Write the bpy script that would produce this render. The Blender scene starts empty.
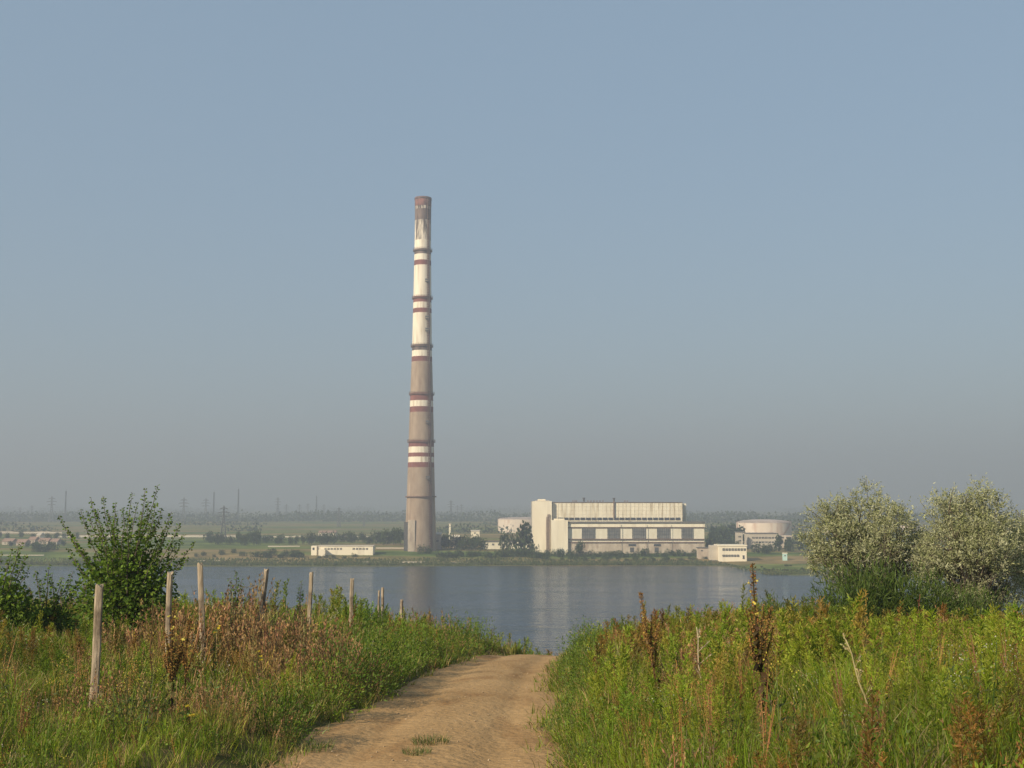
import bpy, math, random
import numpy as np
from mathutils import Vector

R = np.random.default_rng(11)
random.seed(5)
sc = bpy.context.scene
col = sc.collection
PI = math.pi

# ------------------------------------------------------------------ camera
EYE = 28.0                      # eye above the lake (water is z = 0)
F = 1200.0                      # focal length in pixels of a 1024-wide frame
PITCH = math.atan(121.0 / F)
CP, SP = math.cos(PITCH), math.sin(PITCH)


def P(px, py, Y):
    """the point at distance Y ahead that the photo shows at (px, py)"""
    a, b = (px - 512.0) / F, (384.0 - py) / F
    k = Y / (CP - b * SP)
    return np.array([a * k, Y, EYE + k * (SP + b * CP)])


cam = bpy.data.cameras.new("camera")
cam.sensor_width = 36.0
cam.lens = 36.0 * F / 1024.0
cam.clip_start = 0.1
cam.clip_end = 40000.0
camo = bpy.data.objects.new("camera", cam)
camo.location = (0, 0, EYE)
camo.rotation_euler = (PI / 2 + PITCH, 0, 0)
col.objects.link(camo)
sc.camera = camo

# ------------------------------------------------------------------ helpers


def tag(o, label=None, cat=None, group=None, kind=None):
    if label:
        o["label"] = label
    if cat:
        o["category"] = cat
    if group:
        o["group"] = group
    if kind:
        o["kind"] = kind
    return o


def empty(name, loc, label=None, cat=None, group=None, rz=0.0):
    o = bpy.data.objects.new(name, None)
    o.empty_display_size = 0.3
    o.location = Vector([float(v) for v in loc])
    o.rotation_euler = (0, 0, rz)
    col.objects.link(o)
    return tag(o, label, cat, group)


def mk_mesh(name, V, F4, mats, C=None, F3=None, mi=None, smooth=False):
    V = np.asarray(V, np.float32).reshape(-1, 3)
    F4 = np.zeros((0, 4), np.int32) if F4 is None else np.asarray(F4, np.int32).reshape(-1, 4)
    F3 = np.zeros((0, 3), np.int32) if F3 is None else np.asarray(F3, np.int32).reshape(-1, 3)
    me = bpy.data.meshes.new(name)
    me.vertices.add(len(V))
    me.vertices.foreach_set("co", V.ravel())
    loops = np.concatenate([F4.ravel(), F3.ravel()])
    tot = np.concatenate([np.full(len(F4), 4), np.full(len(F3), 3)]).astype(np.int32)
    start = np.concatenate([[0], np.cumsum(tot)[:-1]]).astype(np.int32)
    me.loops.add(len(loops))
    me.loops.foreach_set("vertex_index", loops.astype(np.int32))
    me.polygons.add(len(tot))
    me.polygons.foreach_set("loop_start", start)
    me.polygons.foreach_set("loop_total", tot)
    if mi is not None:
        me.polygons.foreach_set("material_index", np.asarray(mi, np.int32))
    me.polygons.foreach_set("use_smooth", np.full(len(tot), bool(smooth)))
    if C is not None:
        at = me.color_attributes.new("Col", "FLOAT_COLOR", "POINT")
        C4 = np.ones((len(V), 4), np.float32)
        C4[:, :3] = np.clip(C, 0, 1)
        at.data.foreach_set("color", C4.ravel())
    me.update(calc_edges=True)
    me.validate()
    for m in (mats if isinstance(mats, (list, tuple)) else [mats]):
        me.materials.append(m)
    return me


def mk(name, V, F4, mats, parent=None, loc=None, **kw):
    """link one mesh object; V is in world axes, loc is the origin taken out of it"""
    V = np.asarray(V, np.float64).reshape(-1, 3)
    if parent is not None:
        V = V - np.array(parent["_o"])
    elif loc is not None:
        V = V - np.asarray(loc)
    o = bpy.data.objects.new(name, mk_mesh(name, V, F4, mats, **kw))
    if parent is not None:
        o.parent = parent
        o["_o"] = parent["_o"]
    elif loc is not None:
        o.location = Vector([float(v) for v in loc])
        o["_o"] = [float(v) for v in loc]
    else:
        o["_o"] = [0.0, 0.0, 0.0]
    col.objects.link(o)
    return o


def root(name, loc, label, cat, group=None):
    o = empty(name, loc, label, cat, group)
    o["_o"] = [float(v) for v in loc]
    return o


def dup(o, loc, rz=0.0, s=1.0, label=None, group=None, data=None):
    """a copy of a thing with copies of its parts and sub-parts"""
    c = o.copy()
    col.objects.link(c)
    c.location = Vector([float(v) for v in loc])
    c.rotation_euler = (0, 0, rz)
    c.scale = s if isinstance(s, (tuple, list)) else (s, s, s)
    if label:
        c["label"] = label
    if group:
        c["group"] = group
    for ch in list(o.children):
        k = ch.copy()
        col.objects.link(k)
        k.parent = c
        for g in list(ch.children):
            d = g.copy()
            col.objects.link(d)
            d.parent = k
    return c


class MB:
    """collects boxes, prisms and tubes into one mesh"""

    def __init__(s):
        s.V, s.Q, s.T, s.MI, s.MT, s.n = [], [], [], [], [], 0

    def add(s, V, Q=None, T=None, mi=0):
        V = np.asarray(V, float).reshape(-1, 3)
        if Q is not None and len(Q):
            s.Q.append(np.asarray(Q).reshape(-1, 4) + s.n)
            s.MI.append(np.full(len(s.Q[-1]), mi))
        if T is not None and len(T):
            s.T.append(np.asarray(T).reshape(-1, 3) + s.n)
            s.MT.append(np.full(len(s.T[-1]), mi))
        s.V.append(V)
        s.n += len(V)
        return s

    def box(s, x0, x1, y0, y1, z0, z1, mi=0):
        V = [(x, y, z) for z in (z0, z1) for y in (y0, y1) for x in (x0, x1)]
        Q = [(0, 2, 3, 1), (4, 5, 7, 6), (0, 1, 5, 4), (2, 6, 7, 3), (0, 4, 6, 2), (1, 3, 7, 5)]
        return s.add(V, Q, mi=mi)

    def tube(s, pts, rad, n=6, mi=0, cap=True):
        pts = np.asarray(pts, float)
        m = len(pts)
        rad = np.broadcast_to(np.asarray(rad, float), (m,))
        d = np.gradient(pts, axis=0)
        d /= np.linalg.norm(d, axis=1)[:, None] + 1e-9
        ref = np.where(np.abs(d[:, 2:3]) > 0.9, [[1.0, 0, 0]], [[0, 0, 1.0]])
        a = np.cross(d, ref)
        a /= np.linalg.norm(a, axis=1)[:, None] + 1e-9
        b = np.cross(d, a)
        th = np.arange(n) * 2 * PI / n
        V = pts[:, None] + rad[:, None, None] * (np.cos(th)[None, :, None] * a[:, None] + np.sin(th)[None, :, None] * b[:, None])
        i = np.arange(m - 1)[:, None] * n
        j = np.arange(n)[None]
        k = (j + 1) % n
        Q = np.stack([i + j, i + k, i + n + k, i + n + j], -1).reshape(-1, 4)
        T = []
        V = V.reshape(-1, 3)
        if cap:
            V = np.vstack([V, pts[:1], pts[-1:]])
            c0, c1 = m * n, m * n + 1
            T = [(c0, (q + 1) % n, q) for q in range(n)] + [(c1, (m - 1) * n + q, (m - 1) * n + (q + 1) % n) for q in range(n)]
        return s.add(V, Q, T, mi=mi)

    def bar(s, a, b, r, n=4, mi=0):
        return s.tube([a, b], r, n, mi)

    def build(s, name, mats, parent=None, loc=None, smooth=False, C=None):
        V = np.concatenate(s.V)
        Q = np.concatenate(s.Q) if s.Q else None
        T = np.concatenate(s.T) if s.T else None
        mi = np.concatenate(s.MI + s.MT)
        if C is not None:
            C = np.tile(np.asarray(C, float), (len(V), 1))
        return mk(name, V, Q, mats, parent, loc, F3=T, mi=mi, smooth=smooth, C=C)


def sstep(a, b, x):
    t = np.clip((np.asarray(x, float) - a) / (b - a), 0, 1)
    return t * t * (3 - 2 * t)


def _hash(i, j, seed):
    h = (i.astype(np.int64) * 374761393 + j.astype(np.int64) * 668265263 + seed * 982451653) & 0xFFFFFFFF
    h = ((h ^ (h >> 13)) * 1274126177) & 0xFFFFFFFF
    return ((h ^ (h >> 16)) & 0xFFFF) / 65535.0


def vnoise(x, y, scale, seed=0):
    x = np.asarray(x, float) / scale
    y = np.asarray(y, float) / scale
    i, j = np.floor(x), np.floor(y)
    u, v = x - i, y - j
    u, v = u * u * (3 - 2 * u), v * v * (3 - 2 * v)
    a, b = _hash(i, j, seed), _hash(i + 1, j, seed)
    c, d = _hash(i, j + 1, seed), _hash(i + 1, j + 1, seed)
    return (a * (1 - u) + b * u) * (1 - v) + (c * (1 - u) + d * u) * v


# ------------------------------------------------------------------ materials


def new_mat(name):
    m = bpy.data.materials.new(name)
    m.use_nodes = True
    nt = m.node_tree
    nt.nodes.clear()
    out = nt.nodes.new("ShaderNodeOutputMaterial")
    return m, nt, out


def N(nt, typ, **kw):
    n = nt.nodes.new(typ)
    for k, v in kw.items():
        setattr(n, k, v)
    return n


def leaf_mat(name, trans=0.35, gloss=0.05, sat=1.0):
    m, nt, out = new_mat(name)
    at = N(nt, "ShaderNodeAttribute", attribute_name="Col")
    d = N(nt, "ShaderNodeBsdfDiffuse")
    t = N(nt, "ShaderNodeBsdfTranslucent")
    g = N(nt, "ShaderNodeBsdfGlossy")
    g.inputs["Roughness"].default_value = 0.55
    mx = N(nt, "ShaderNodeMixShader")
    mx.inputs[0].default_value = trans
    mg = N(nt, "ShaderNodeMixShader")
    mg.inputs[0].default_value = gloss
    nt.links.new(at.outputs["Color"], d.inputs[0])
    nt.links.new(at.outputs["Color"], t.inputs[0])
    nt.links.new(d.outputs[0], mx.inputs[1])
    nt.links.new(t.outputs[0], mx.inputs[2])
    nt.links.new(mx.outputs[0], mg.inputs[1])
    nt.links.new(g.outputs[0], mg.inputs[2])
    nt.links.new(mg.outputs[0], out.inputs[0])
    return m


def noise_mat(name, c1, c2, scale=(1, 1, 1), detail=6, rough=0.85, bump=0.0, c3=None, scale3=(0.2, 0.2, 0.2), t3=(0.5, 0.65), spec=0.3, lo=0.35, hi=0.65, bscale=None, nrough=0.6):
    m, nt, out = new_mat(name)
    b = N(nt, "ShaderNodeBsdfPrincipled")
    b.inputs["Roughness"].default_value = rough
    b.inputs["Specular IOR Level"].default_value = spec
    tc = N(nt, "ShaderNodeTexCoord")
    mp = N(nt, "ShaderNodeMapping")
    mp.inputs["Scale"].default_value = scale
    nz = N(nt, "ShaderNodeTexNoise")
    nz.inputs["Scale"].default_value = 1.0
    nz.inputs["Detail"].default_value = detail
    nz.inputs["Roughness"].default_value = nrough
    rp = N(nt, "ShaderNodeValToRGB")
    rp.color_ramp.elements[0].position = lo
    rp.color_ramp.elements[1].position = hi
    rp.color_ramp.elements[0].color = (*c1, 1)
    rp.color_ramp.elements[1].color = (*c2, 1)
    nt.links.new(tc.outputs["Object"], mp.inputs[0])
    nt.links.new(mp.outputs[0], nz.inputs[0])
    nt.links.new(nz.outputs[0], rp.inputs[0])
    cout = rp.outputs[0]
    if c3 is not None:
        mp3 = N(nt, "ShaderNodeMapping")
        mp3.inputs["Scale"].default_value = scale3
        mp3.inputs["Location"].default_value = (3.1, 7.7, 1.3)
        n3 = N(nt, "ShaderNodeTexNoise")
        n3.inputs["Scale"].default_value = 1.0
        n3.inputs["Detail"].default_value = 5
        r3 = N(nt, "ShaderNodeValToRGB")
        r3.color_ramp.elements[0].position = t3[0]
        r3.color_ramp.elements[1].position = t3[1]
        mix = N(nt, "ShaderNodeMix", data_type="RGBA")
        nt.links.new(tc.outputs["Object"], mp3.inputs[0])
        nt.links.new(mp3.outputs[0], n3.inputs[0])
        nt.links.new(n3.outputs[0], r3.inputs[0])
        nt.links.new(r3.outputs[0], mix.inputs["Factor"])
        nt.links.new(cout, mix.inputs[6])
        mix.inputs[7].default_value = (*c3, 1)
        cout = mix.outputs[2]
    nt.links.new(cout, b.inputs["Base Color"])
    if bump:
        bp = N(nt, "ShaderNodeBump")
        bp.inputs["Strength"].default_value = bump
        bp.inputs["Distance"].default_value = 0.05
        if bscale:
            mpb = N(nt, "ShaderNodeMapping")
            mpb.inputs["Scale"].default_value = bscale
            nb = N(nt, "ShaderNodeTexNoise")
            nb.inputs["Scale"].default_value = 1.0
            nb.inputs["Detail"].default_value = 8
            nt.links.new(tc.outputs["Object"], mpb.inputs[0])
            nt.links.new(mpb.outputs[0], nb.inputs[0])
            nt.links.new(nb.outputs[0], bp.inputs["Height"])
        else:
            nt.links.new(nz.outputs[0], bp.inputs["Height"])
        nt.links.new(bp.outputs[0], b.inputs["Normal"])
    nt.links.new(b.outputs[0], out.inputs[0])
    return m


M = {}
M["leaf"] = leaf_mat("leaf_green", 0.38, 0.015)
M["silver"] = leaf_mat("leaf_silver", 0.32, 0.012)
M["grass"] = leaf_mat("grass_blade", 0.45, 0.02)
M["dry"] = leaf_mat("dry_plant", 0.2, 0.01)
M["far_leaf"] = leaf_mat("far_foliage", 0.2, 0.0)
M["bark"] = noise_mat("bark", (0.07, 0.055, 0.04), (0.16, 0.13, 0.1), (14, 14, 3), bump=0.4)
M["post"] = noise_mat("weathered_wood", (0.2, 0.155, 0.105), (0.4, 0.325, 0.235), (26, 26, 3.2), bump=0.5, c3=(0.11, 0.08, 0.055), scale3=(5, 5, 2.6), t3=(0.52, 0.68))
M["dirt"] = noise_mat("dirt_path", (0.28, 0.17, 0.074), (0.43, 0.28, 0.135), (0.55, 0.28, 1), detail=14, nrough=0.74, lo=0.3, hi=0.7, rough=0.95, bump=0.8, c3=(0.23, 0.13, 0.055), scale3=(1.6, 0.4, 1), t3=(0.52, 0.72), spec=0.1, bscale=(9, 7, 9))
M["ground"] = noise_mat("ground_soil", (0.07, 0.075, 0.025), (0.15, 0.12, 0.055), (0.5, 0.5, 0.5), rough=1.0, bump=0.4, c3=(0.05, 0.075, 0.02), scale3=(0.15, 0.15, 0.15), spec=0.0)
M["stone"] = noise_mat("stone", (0.24, 0.17, 0.1), (0.36, 0.27, 0.17), (6, 6, 6))
M["white"] = noise_mat("white_render", (0.8, 0.71, 0.53), (0.87, 0.785, 0.61), (0.15, 0.15, 0.05), c3=(0.6, 0.53, 0.41), scale3=(0.35, 0.35, 0.04), t3=(0.52, 0.8), rough=0.9)
M["cladding"] = noise_mat("pale_cladding", (0.68, 0.61, 0.46), (0.82, 0.75, 0.58), (0.42, 0.42, 0.03), c3=(0.5, 0.42, 0.28), scale3=(0.9, 0.9, 0.12), t3=(0.5, 0.7), rough=0.8, bump=0.1)
M["beige"] = noise_mat("stained_beige_wall", (0.36, 0.29, 0.22), (0.58, 0.49, 0.38), (0.25, 0.25, 0.12), c3=(0.25, 0.17, 0.13), scale3=(0.3, 0.3, 0.1), t3=(0.55, 0.75), rough=0.9)
M["panel"] = noise_mat("pale_panel", (0.66, 0.6, 0.46), (0.78, 0.72, 0.57), (0.3, 0.3, 0.1), rough=0.85)
M["roofgrey"] = noise_mat("grey_felt_roof", (0.1, 0.095, 0.085), (0.17, 0.155, 0.135), (0.2, 0.2, 0.2), rough=0.95)
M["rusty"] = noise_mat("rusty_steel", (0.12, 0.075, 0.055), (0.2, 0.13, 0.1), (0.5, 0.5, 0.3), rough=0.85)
M["darksteel"] = noise_mat("dark_steel", (0.06, 0.06, 0.06), (0.1, 0.1, 0.1), (1, 1, 1), rough=0.7)
M["pylon"] = noise_mat("galvanised_steel", (0.09, 0.095, 0.1), (0.15, 0.155, 0.16), (0.3, 0.3, 0.3), rough=0.7)
M["glazing"] = noise_mat("dusty_glazing", (0.13, 0.135, 0.13), (0.24, 0.235, 0.215), (0.5, 0.5, 0.35), rough=0.45, spec=0.5)
M["glass"] = noise_mat("window_glass", (0.03, 0.034, 0.038), (0.07, 0.075, 0.08), (0.6, 0.6, 0.6), rough=0.15, spec=0.5)
M["tank"] = noise_mat("tank_paint", (0.66, 0.55, 0.44), (0.78, 0.67, 0.55), (0.12, 0.12, 0.05), c3=(0.48, 0.31, 0.22), scale3=(0.2, 0.2, 0.06), t3=(0.5, 0.75), rough=0.7)
M["tankroof"] = noise_mat("tank_roof", (0.42, 0.35, 0.3), (0.58, 0.48, 0.41), (0.1, 0.1, 0.1), rough=0.8)
M["concrete"] = noise_mat("chimney_concrete", (0.275, 0.205, 0.145), (0.365, 0.28, 0.205), (0.25, 0.25, 0.12), c3=(0.23, 0.165, 0.115), scale3=(0.6, 0.6, 0.05), t3=(0.5, 0.75), rough=0.95)
M["paintwhite"] = noise_mat("chimney_white_paint", (0.72, 0.64, 0.5), (0.8, 0.73, 0.58), (0.3, 0.3, 0.1), c3=(0.46, 0.37, 0.27), scale3=(0.9, 0.9, 0.06), t3=(0.46, 0.74), rough=0.9)
M["paintred"] = noise_mat("chimney_red_paint", (0.15, 0.058, 0.048), (0.23, 0.09, 0.072), (0.3, 0.3, 0.15), rough=0.9)
M["paintsooty"] = noise_mat("sooty_white_paint", (0.09, 0.07, 0.06), (0.68, 0.6, 0.48), (0.55, 0.55, 0.07), lo=0.44, hi=0.58, rough=0.95)
M["soot"] = noise_mat("sooty_brown_band", (0.085, 0.062, 0.055), (0.22, 0.165, 0.14), (0.5, 0.5, 0.1), lo=0.4, hi=0.7, rough=0.95)
M["sootyred"] = noise_mat("sooty_red_paint", (0.1, 0.06, 0.052), (0.24, 0.11, 0.09), (0.45, 0.45, 0.25), lo=0.4, hi=0.65, rough=0.9)
M["wallconc"] = noise_mat("pale_concrete", (0.46, 0.4, 0.31), (0.6, 0.53, 0.42), (0.05, 0.05, 0.2), rough=0.9)
M["tile"] = noise_mat("red_roof_tiles", (0.27, 0.17, 0.12), (0.38, 0.25, 0.18), (0.3, 0.3, 0.3), rough=0.9)
M["sand"] = noise_mat("shore_sand", (0.38, 0.31, 0.21), (0.52, 0.44, 0.32), (0.1, 0.1, 0.1), rough=1.0)
M["kiosk"] = noise_mat("pale_turquoise_paint", (0.42, 0.62, 0.56), (0.52, 0.72, 0.66), (0.6, 0.6, 0.6), rough=0.6)
M["yellow"] = noise_mat("yellow_petal", (0.62, 0.42, 0.02), (0.75, 0.55, 0.04), (30, 30, 30), rough=0.8)

# ------------------------------------------------------------------ terrain
_ky = np.array([-400, -60, -20, 0, 12.8, 20.6, 30, 40, 46, 60, 120, 140, 200, 20000.0])
_kz = np.array([2.0, -0.3, -1.2, -1.6, -2.75, -3.3, -4.06, -4.88, -5.8, -9.8, -27.5, -30, -33, -33])
_ty = np.arange(-400, 260, 0.5)
_tz = np.interp(_ty, _ky, _kz)
_k = np.hanning(15)
_k /= _k.sum()
_tz = np.convolve(np.pad(_tz, 7, mode="edge"), _k, "valid")
_ys = np.array([-400, -10, 0, 12.8, 20.6, 30, 38, 42, 46, 52, 60, 70, 20000.0])
_xs = np.array([-2.0, -1.5, -1.35, -1.02, -0.79, -0.42, 0.2, 0.9, 2.2, 5.0, 9.0, 14.0, 14.0])


def xc(Y):
    return np.interp(Y, _ys, _xs)


def halfw(Y, side):
    return 1.58 + 0.34 * (vnoise(Y, 0 * Y + side * 37.0, 2.3, 4) - 0.5) + 0.2 * (vnoise(Y, 0 * Y + side * 11.0, 0.7, 5) - 0.5)


def shore_y(X):
    X = np.asarray(X, float)
    s = 560 + 5 * (vnoise(X, 0 * X, 60, 8) - 0.5) + 2.5 * (vnoise(X, 0 * X, 14, 9) - 0.5)
    return s


def spit_y(X):
    X = np.asarray(X, float)
    return 640 - 153 * sstep(93, 104, X) + 3 * (vnoise(X, 0 * X, 20, 12) - 0.5)


def height(X, Y):
    X = np.asarray(X, float)
    Y = np.asarray(Y, float)
    z = np.interp(Y, _ty, _tz)
    u = X - xc(Y)
    a = np.abs(u) - 1.55
    left = 0.3 * sstep(0, 0.8, a) + 0.5 * sstep(0.8, 4, a) + 0.3 * sstep(4, 10, a)
    right = 0.42 * sstep(0, 1.0, a) + 0.28 * sstep(1.0, 5, a) + -0.12 * sstep(4, 11, a)
    near = 1 - sstep(60, 120, Y)
    z = z + np.where(u < 0, left, right) * near
    z = z + (0.22 * (vnoise(X, Y, 3.1, 1) - 0.5) + 0.4 * (vnoise(X, Y, 9, 2) - 0.5)) * near * sstep(0.2, 2.5, a)
    z = z - 0.05 * np.exp(-((np.abs(u) - 0.8) / 0.28) ** 2) * near
    z = z + EYE
    d = Y - shore_y(X)
    zf = np.interp(d, [-400, -120, -20, 0, 3, 12, 25, 60, 300, 20000], [-6, -4.5, -1.0, 0, 0.6, 1.1, 2.5, 5.0, 5.4, 5.4])
    zf = zf * (1 - 0.42 * sstep(2, 26, X) * sstep(300, 120, d))
    zf = zf + 0.7 * (vnoise(X, Y, 45, 3) - 0.5) * sstep(20, 60, d) + 3.0 * (vnoise(X, Y, 700, 6) - 0.5) * sstep(400, 1500, d)
    e = Y - spit_y(X)
    zs = np.where(e > -60, np.interp(e, [-60, -8, 0, 3, 14, 60, 200], [-6, -1, 0, 0.5, 0.9, 1.3, 1.3]), -9.0)
    return np.maximum(np.maximum(z, zf), zs)


def gz(X, Y):
    return float(height(np.array([X]), np.array([Y]))[0])


def grid_mesh(xs, ys, zf):
    X, Y = np.meshgrid(xs, ys)
    V = np.stack([X, Y, zf(X, Y)], -1).reshape(-1, 3)
    nx, ny = len(xs), len(ys)
    i = np.arange(ny - 1)[:, None] * nx + np.arange(nx - 1)[None]
    Q = np.stack([i, i + 1, i + nx + 1, i + nx], -1).reshape(-1, 4)
    return V, Q


def far_ground_mat():
    """one soil for the whole sheet: rough grass near, strips of dry and green fields beyond the lake"""
    m, nt, out = new_mat("ground_fields")
    b = N(nt, "ShaderNodeBsdfPrincipled")
    b.inputs["Roughness"].default_value = 1.0
    b.inputs["Specular IOR Level"].default_value = 0.0
    tc = N(nt, "ShaderNodeTexCoord")

    def noise(scale, detail, loc=(0, 0, 0)):
        mp = N(nt, "ShaderNodeMapping")
        mp.inputs["Scale"].default_value = scale
        mp.inputs["Location"].default_value = loc
        nz = N(nt, "ShaderNodeTexNoise")
        nz.inputs["Scale"].default_value = 1.0
        nz.inputs["Detail"].default_value = detail
        nt.links.new(tc.outputs["Object"], mp.inputs[0])
        nt.links.new(mp.outputs[0], nz.inputs[0])
        return nz

    n1 = noise((0.004, 0.02, 0.02), 3, (2.3, 0.7, 0))
    r1 = N(nt, "ShaderNodeValToRGB")
    e = r1.color_ramp.elements
    e[0].position, e[0].color = 0.38, (0.09, 0.13, 0.04, 1)
    e[1].position, e[1].color = 0.58, (0.27, 0.2, 0.1, 1)
    k = e.new(0.44)
    k.color = (0.15, 0.19, 0.055, 1)
    k = e.new(0.5)
    k.color = (0.19, 0.17, 0.07, 1)
    nt.links.new(n1.outputs[0], r1.inputs[0])
    n2 = noise((0.09, 0.09, 0.09), 8)
    r2 = N(nt, "ShaderNodeValToRGB")
    r2.color_ramp.elements[0].position, r2.color_ramp.elements[0].color = 0.3, (0.55, 0.6, 0.5, 1)
    r2.color_ramp.elements[1].position, r2.color_ramp.elements[1].color = 0.7, (1.25, 1.2, 1.1, 1)
    nt.links.new(n2.outputs[0], r2.inputs[0])
    mx = N(nt, "ShaderNodeMix", data_type="RGBA", blend_type="MULTIPLY")
    mx.inputs["Factor"].default_value = 1.0
    nt.links.new(r1.outputs[0], mx.inputs[6])
    nt.links.new(r2.outputs[0], mx.inputs[7])
    # near soil
    n3 = noise((0.9, 0.9, 0.9), 8)
    r3 = N(nt, "ShaderNodeValToRGB")
    r3.color_ramp.elements[0].position, r3.color_ramp.elements[0].color = 0.35, (0.055, 0.06, 0.02, 1)
    r3.color_ramp.elements[1].position, r3.color_ramp.elements[1].color = 0.65, (0.14, 0.11, 0.05, 1)
    nt.links.new(n3.outputs[0], r3.inputs[0])
    sp = N(nt, "ShaderNodeSeparateXYZ")
    nt.links.new(tc.outputs["Object"], sp.inputs[0])
    mr = N(nt, "ShaderNodeMapRange")
    mr.inputs[1].default_value, mr.inputs[2].default_value = 100, 160
    nt.links.new(sp.outputs[1], mr.inputs[0])
    m2 = N(nt, "ShaderNodeMix", data_type="RGBA")
    nt.links.new(mr.outputs[0], m2.inputs["Factor"])
    nt.links.new(r3.outputs[0], m2.inputs[6])
    nt.links.new(mx.outputs[2], m2.inputs[7])
    nt.links.new(m2.outputs[2], b.inputs["Base Color"])
    nt.links.new(b.outputs[0], out.inputs[0])
    return m


def geo(a, b, n):
    return np.geomspace(a, b, n)


xs = np.concatenate([-geo(28, 7900, 46)[::-1], np.arange(-27.5, 28, 0.5), geo(28, 7900, 46)])
ys = np.concatenate([np.arange(-120, -12, 6), np.arange(-12, 66, 0.5), np.arange(66, 160, 4), np.arange(160, 470, 30), np.arange(470, 680, 3.0), geo(680, 8900, 50)])
V, Q = grid_mesh(xs, ys, height)
tag(mk("ground", V, Q, far_ground_mat(), smooth=True), kind="structure")

# dirt path: its own sheet a little above the soil
py_ = np.concatenate([np.arange(-30, 5, 0.5), np.arange(5, 70, 0.15)])
us = np.linspace(-1, 1, 41)
U, Yg = np.meshgrid(us, py_)
HW = np.where(U < 0, halfw(Yg, 0), halfw(Yg, 1)) + 0.06
Xg = xc(Yg) + U * HW
Zg = height(Xg, Yg) + 0.035 * (1 - U ** 2) ** 0.5 + 0.008 + 0.012 * (vnoise(Xg, Yg * 0.7, 0.3, 21) - 0.5) + 0.012 * (vnoise(Xg * 2, Yg * 0.2, 0.9, 22) - 0.5) * (1 - U ** 4)
Zg = np.where(np.abs(U) > 0.97, height(Xg, Yg) - 0.02, Zg)
i = np.arange(len(py_) - 1)[:, None] * len(us) + np.arange(len(us) - 1)[None]
Q = np.stack([i, i + 1, i + len(us) + 1, i + len(us)], -1).reshape(-1, 4)
tag(mk("path", np.stack([Xg, Yg, Zg], -1), Q, M["dirt"], smooth=True), kind="structure")

# water
m, nt, out = new_mat("lake_water")
b = N(nt, "ShaderNodeBsdfPrincipled")
b.inputs["Base Color"].default_value = (0.02, 0.034, 0.055, 1)
b.inputs["Roughness"].default_value = 0.09
b.inputs["IOR"].default_value = 1.33
tc = N(nt, "ShaderNodeTexCoord")
hs = []
for scl, det in (((0.35, 0.9, 1), 4), ((0.012, 0.06, 1), 3)):
    mp = N(nt, "ShaderNodeMapping")
    mp.inputs["Scale"].default_value = scl
    nz = N(nt, "ShaderNodeTexNoise")
    nz.inputs["Scale"].default_value = 1.0
    nz.inputs["Detail"].default_value = det
    nt.links.new(tc.outputs["Object"], mp.inputs[0])
    nt.links.new(mp.outputs[0], nz.inputs[0])
    hs.append(nz)
bp = N(nt, "ShaderNodeBump")
bp.inputs["Strength"].default_value = 0.65
bp.inputs["Distance"].default_value = 0.5
mp = N(nt, "ShaderNodeMapping")
mp.inputs["Scale"].default_value = (0.03, 0.22, 1)
nz = N(nt, "ShaderNodeTexNoise")
nz.inputs["Scale"].default_value = 1.0
nz.inputs["Detail"].default_value = 5
nt.links.new(tc.outputs["Object"], mp.inputs[0])
nt.links.new(mp.outputs[0], nz.inputs[0])
ad = N(nt, "ShaderNodeMath", operation="MULTIPLY_ADD")
ad.inputs[1].default_value = 1.6
nt.links.new(nz.outputs[0], ad.inputs[0])
nt.links.new(hs[0].outputs[0], ad.inputs[2])
nt.links.new(ad.outputs[0], bp.inputs["Height"])
rr = N(nt, "ShaderNodeMapRange")
rr.inputs[1].default_value, rr.inputs[2].default_value = 0.35, 0.65
rr.inputs[3].default_value, rr.inputs[4].default_value = 0.05, 0.16
nt.links.new(hs[1].outputs[0], rr.inputs[0])
nt.links.new(rr.outputs[0], b.inputs["Roughness"])
nt.links.new(bp.outputs[0], b.inputs["Normal"])
nt.links.new(b.outputs[0], out.inputs[0])
wx = np.linspace(-3000, 3000, 13)
wy = np.linspace(100, 760, 8)
V, Q = grid_mesh(wx, wy, lambda X, Y: 0 * X)
tag(mk("water", V, Q, m), kind="structure")

# ------------------------------------------------------------------ plant parts (numpy)


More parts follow.
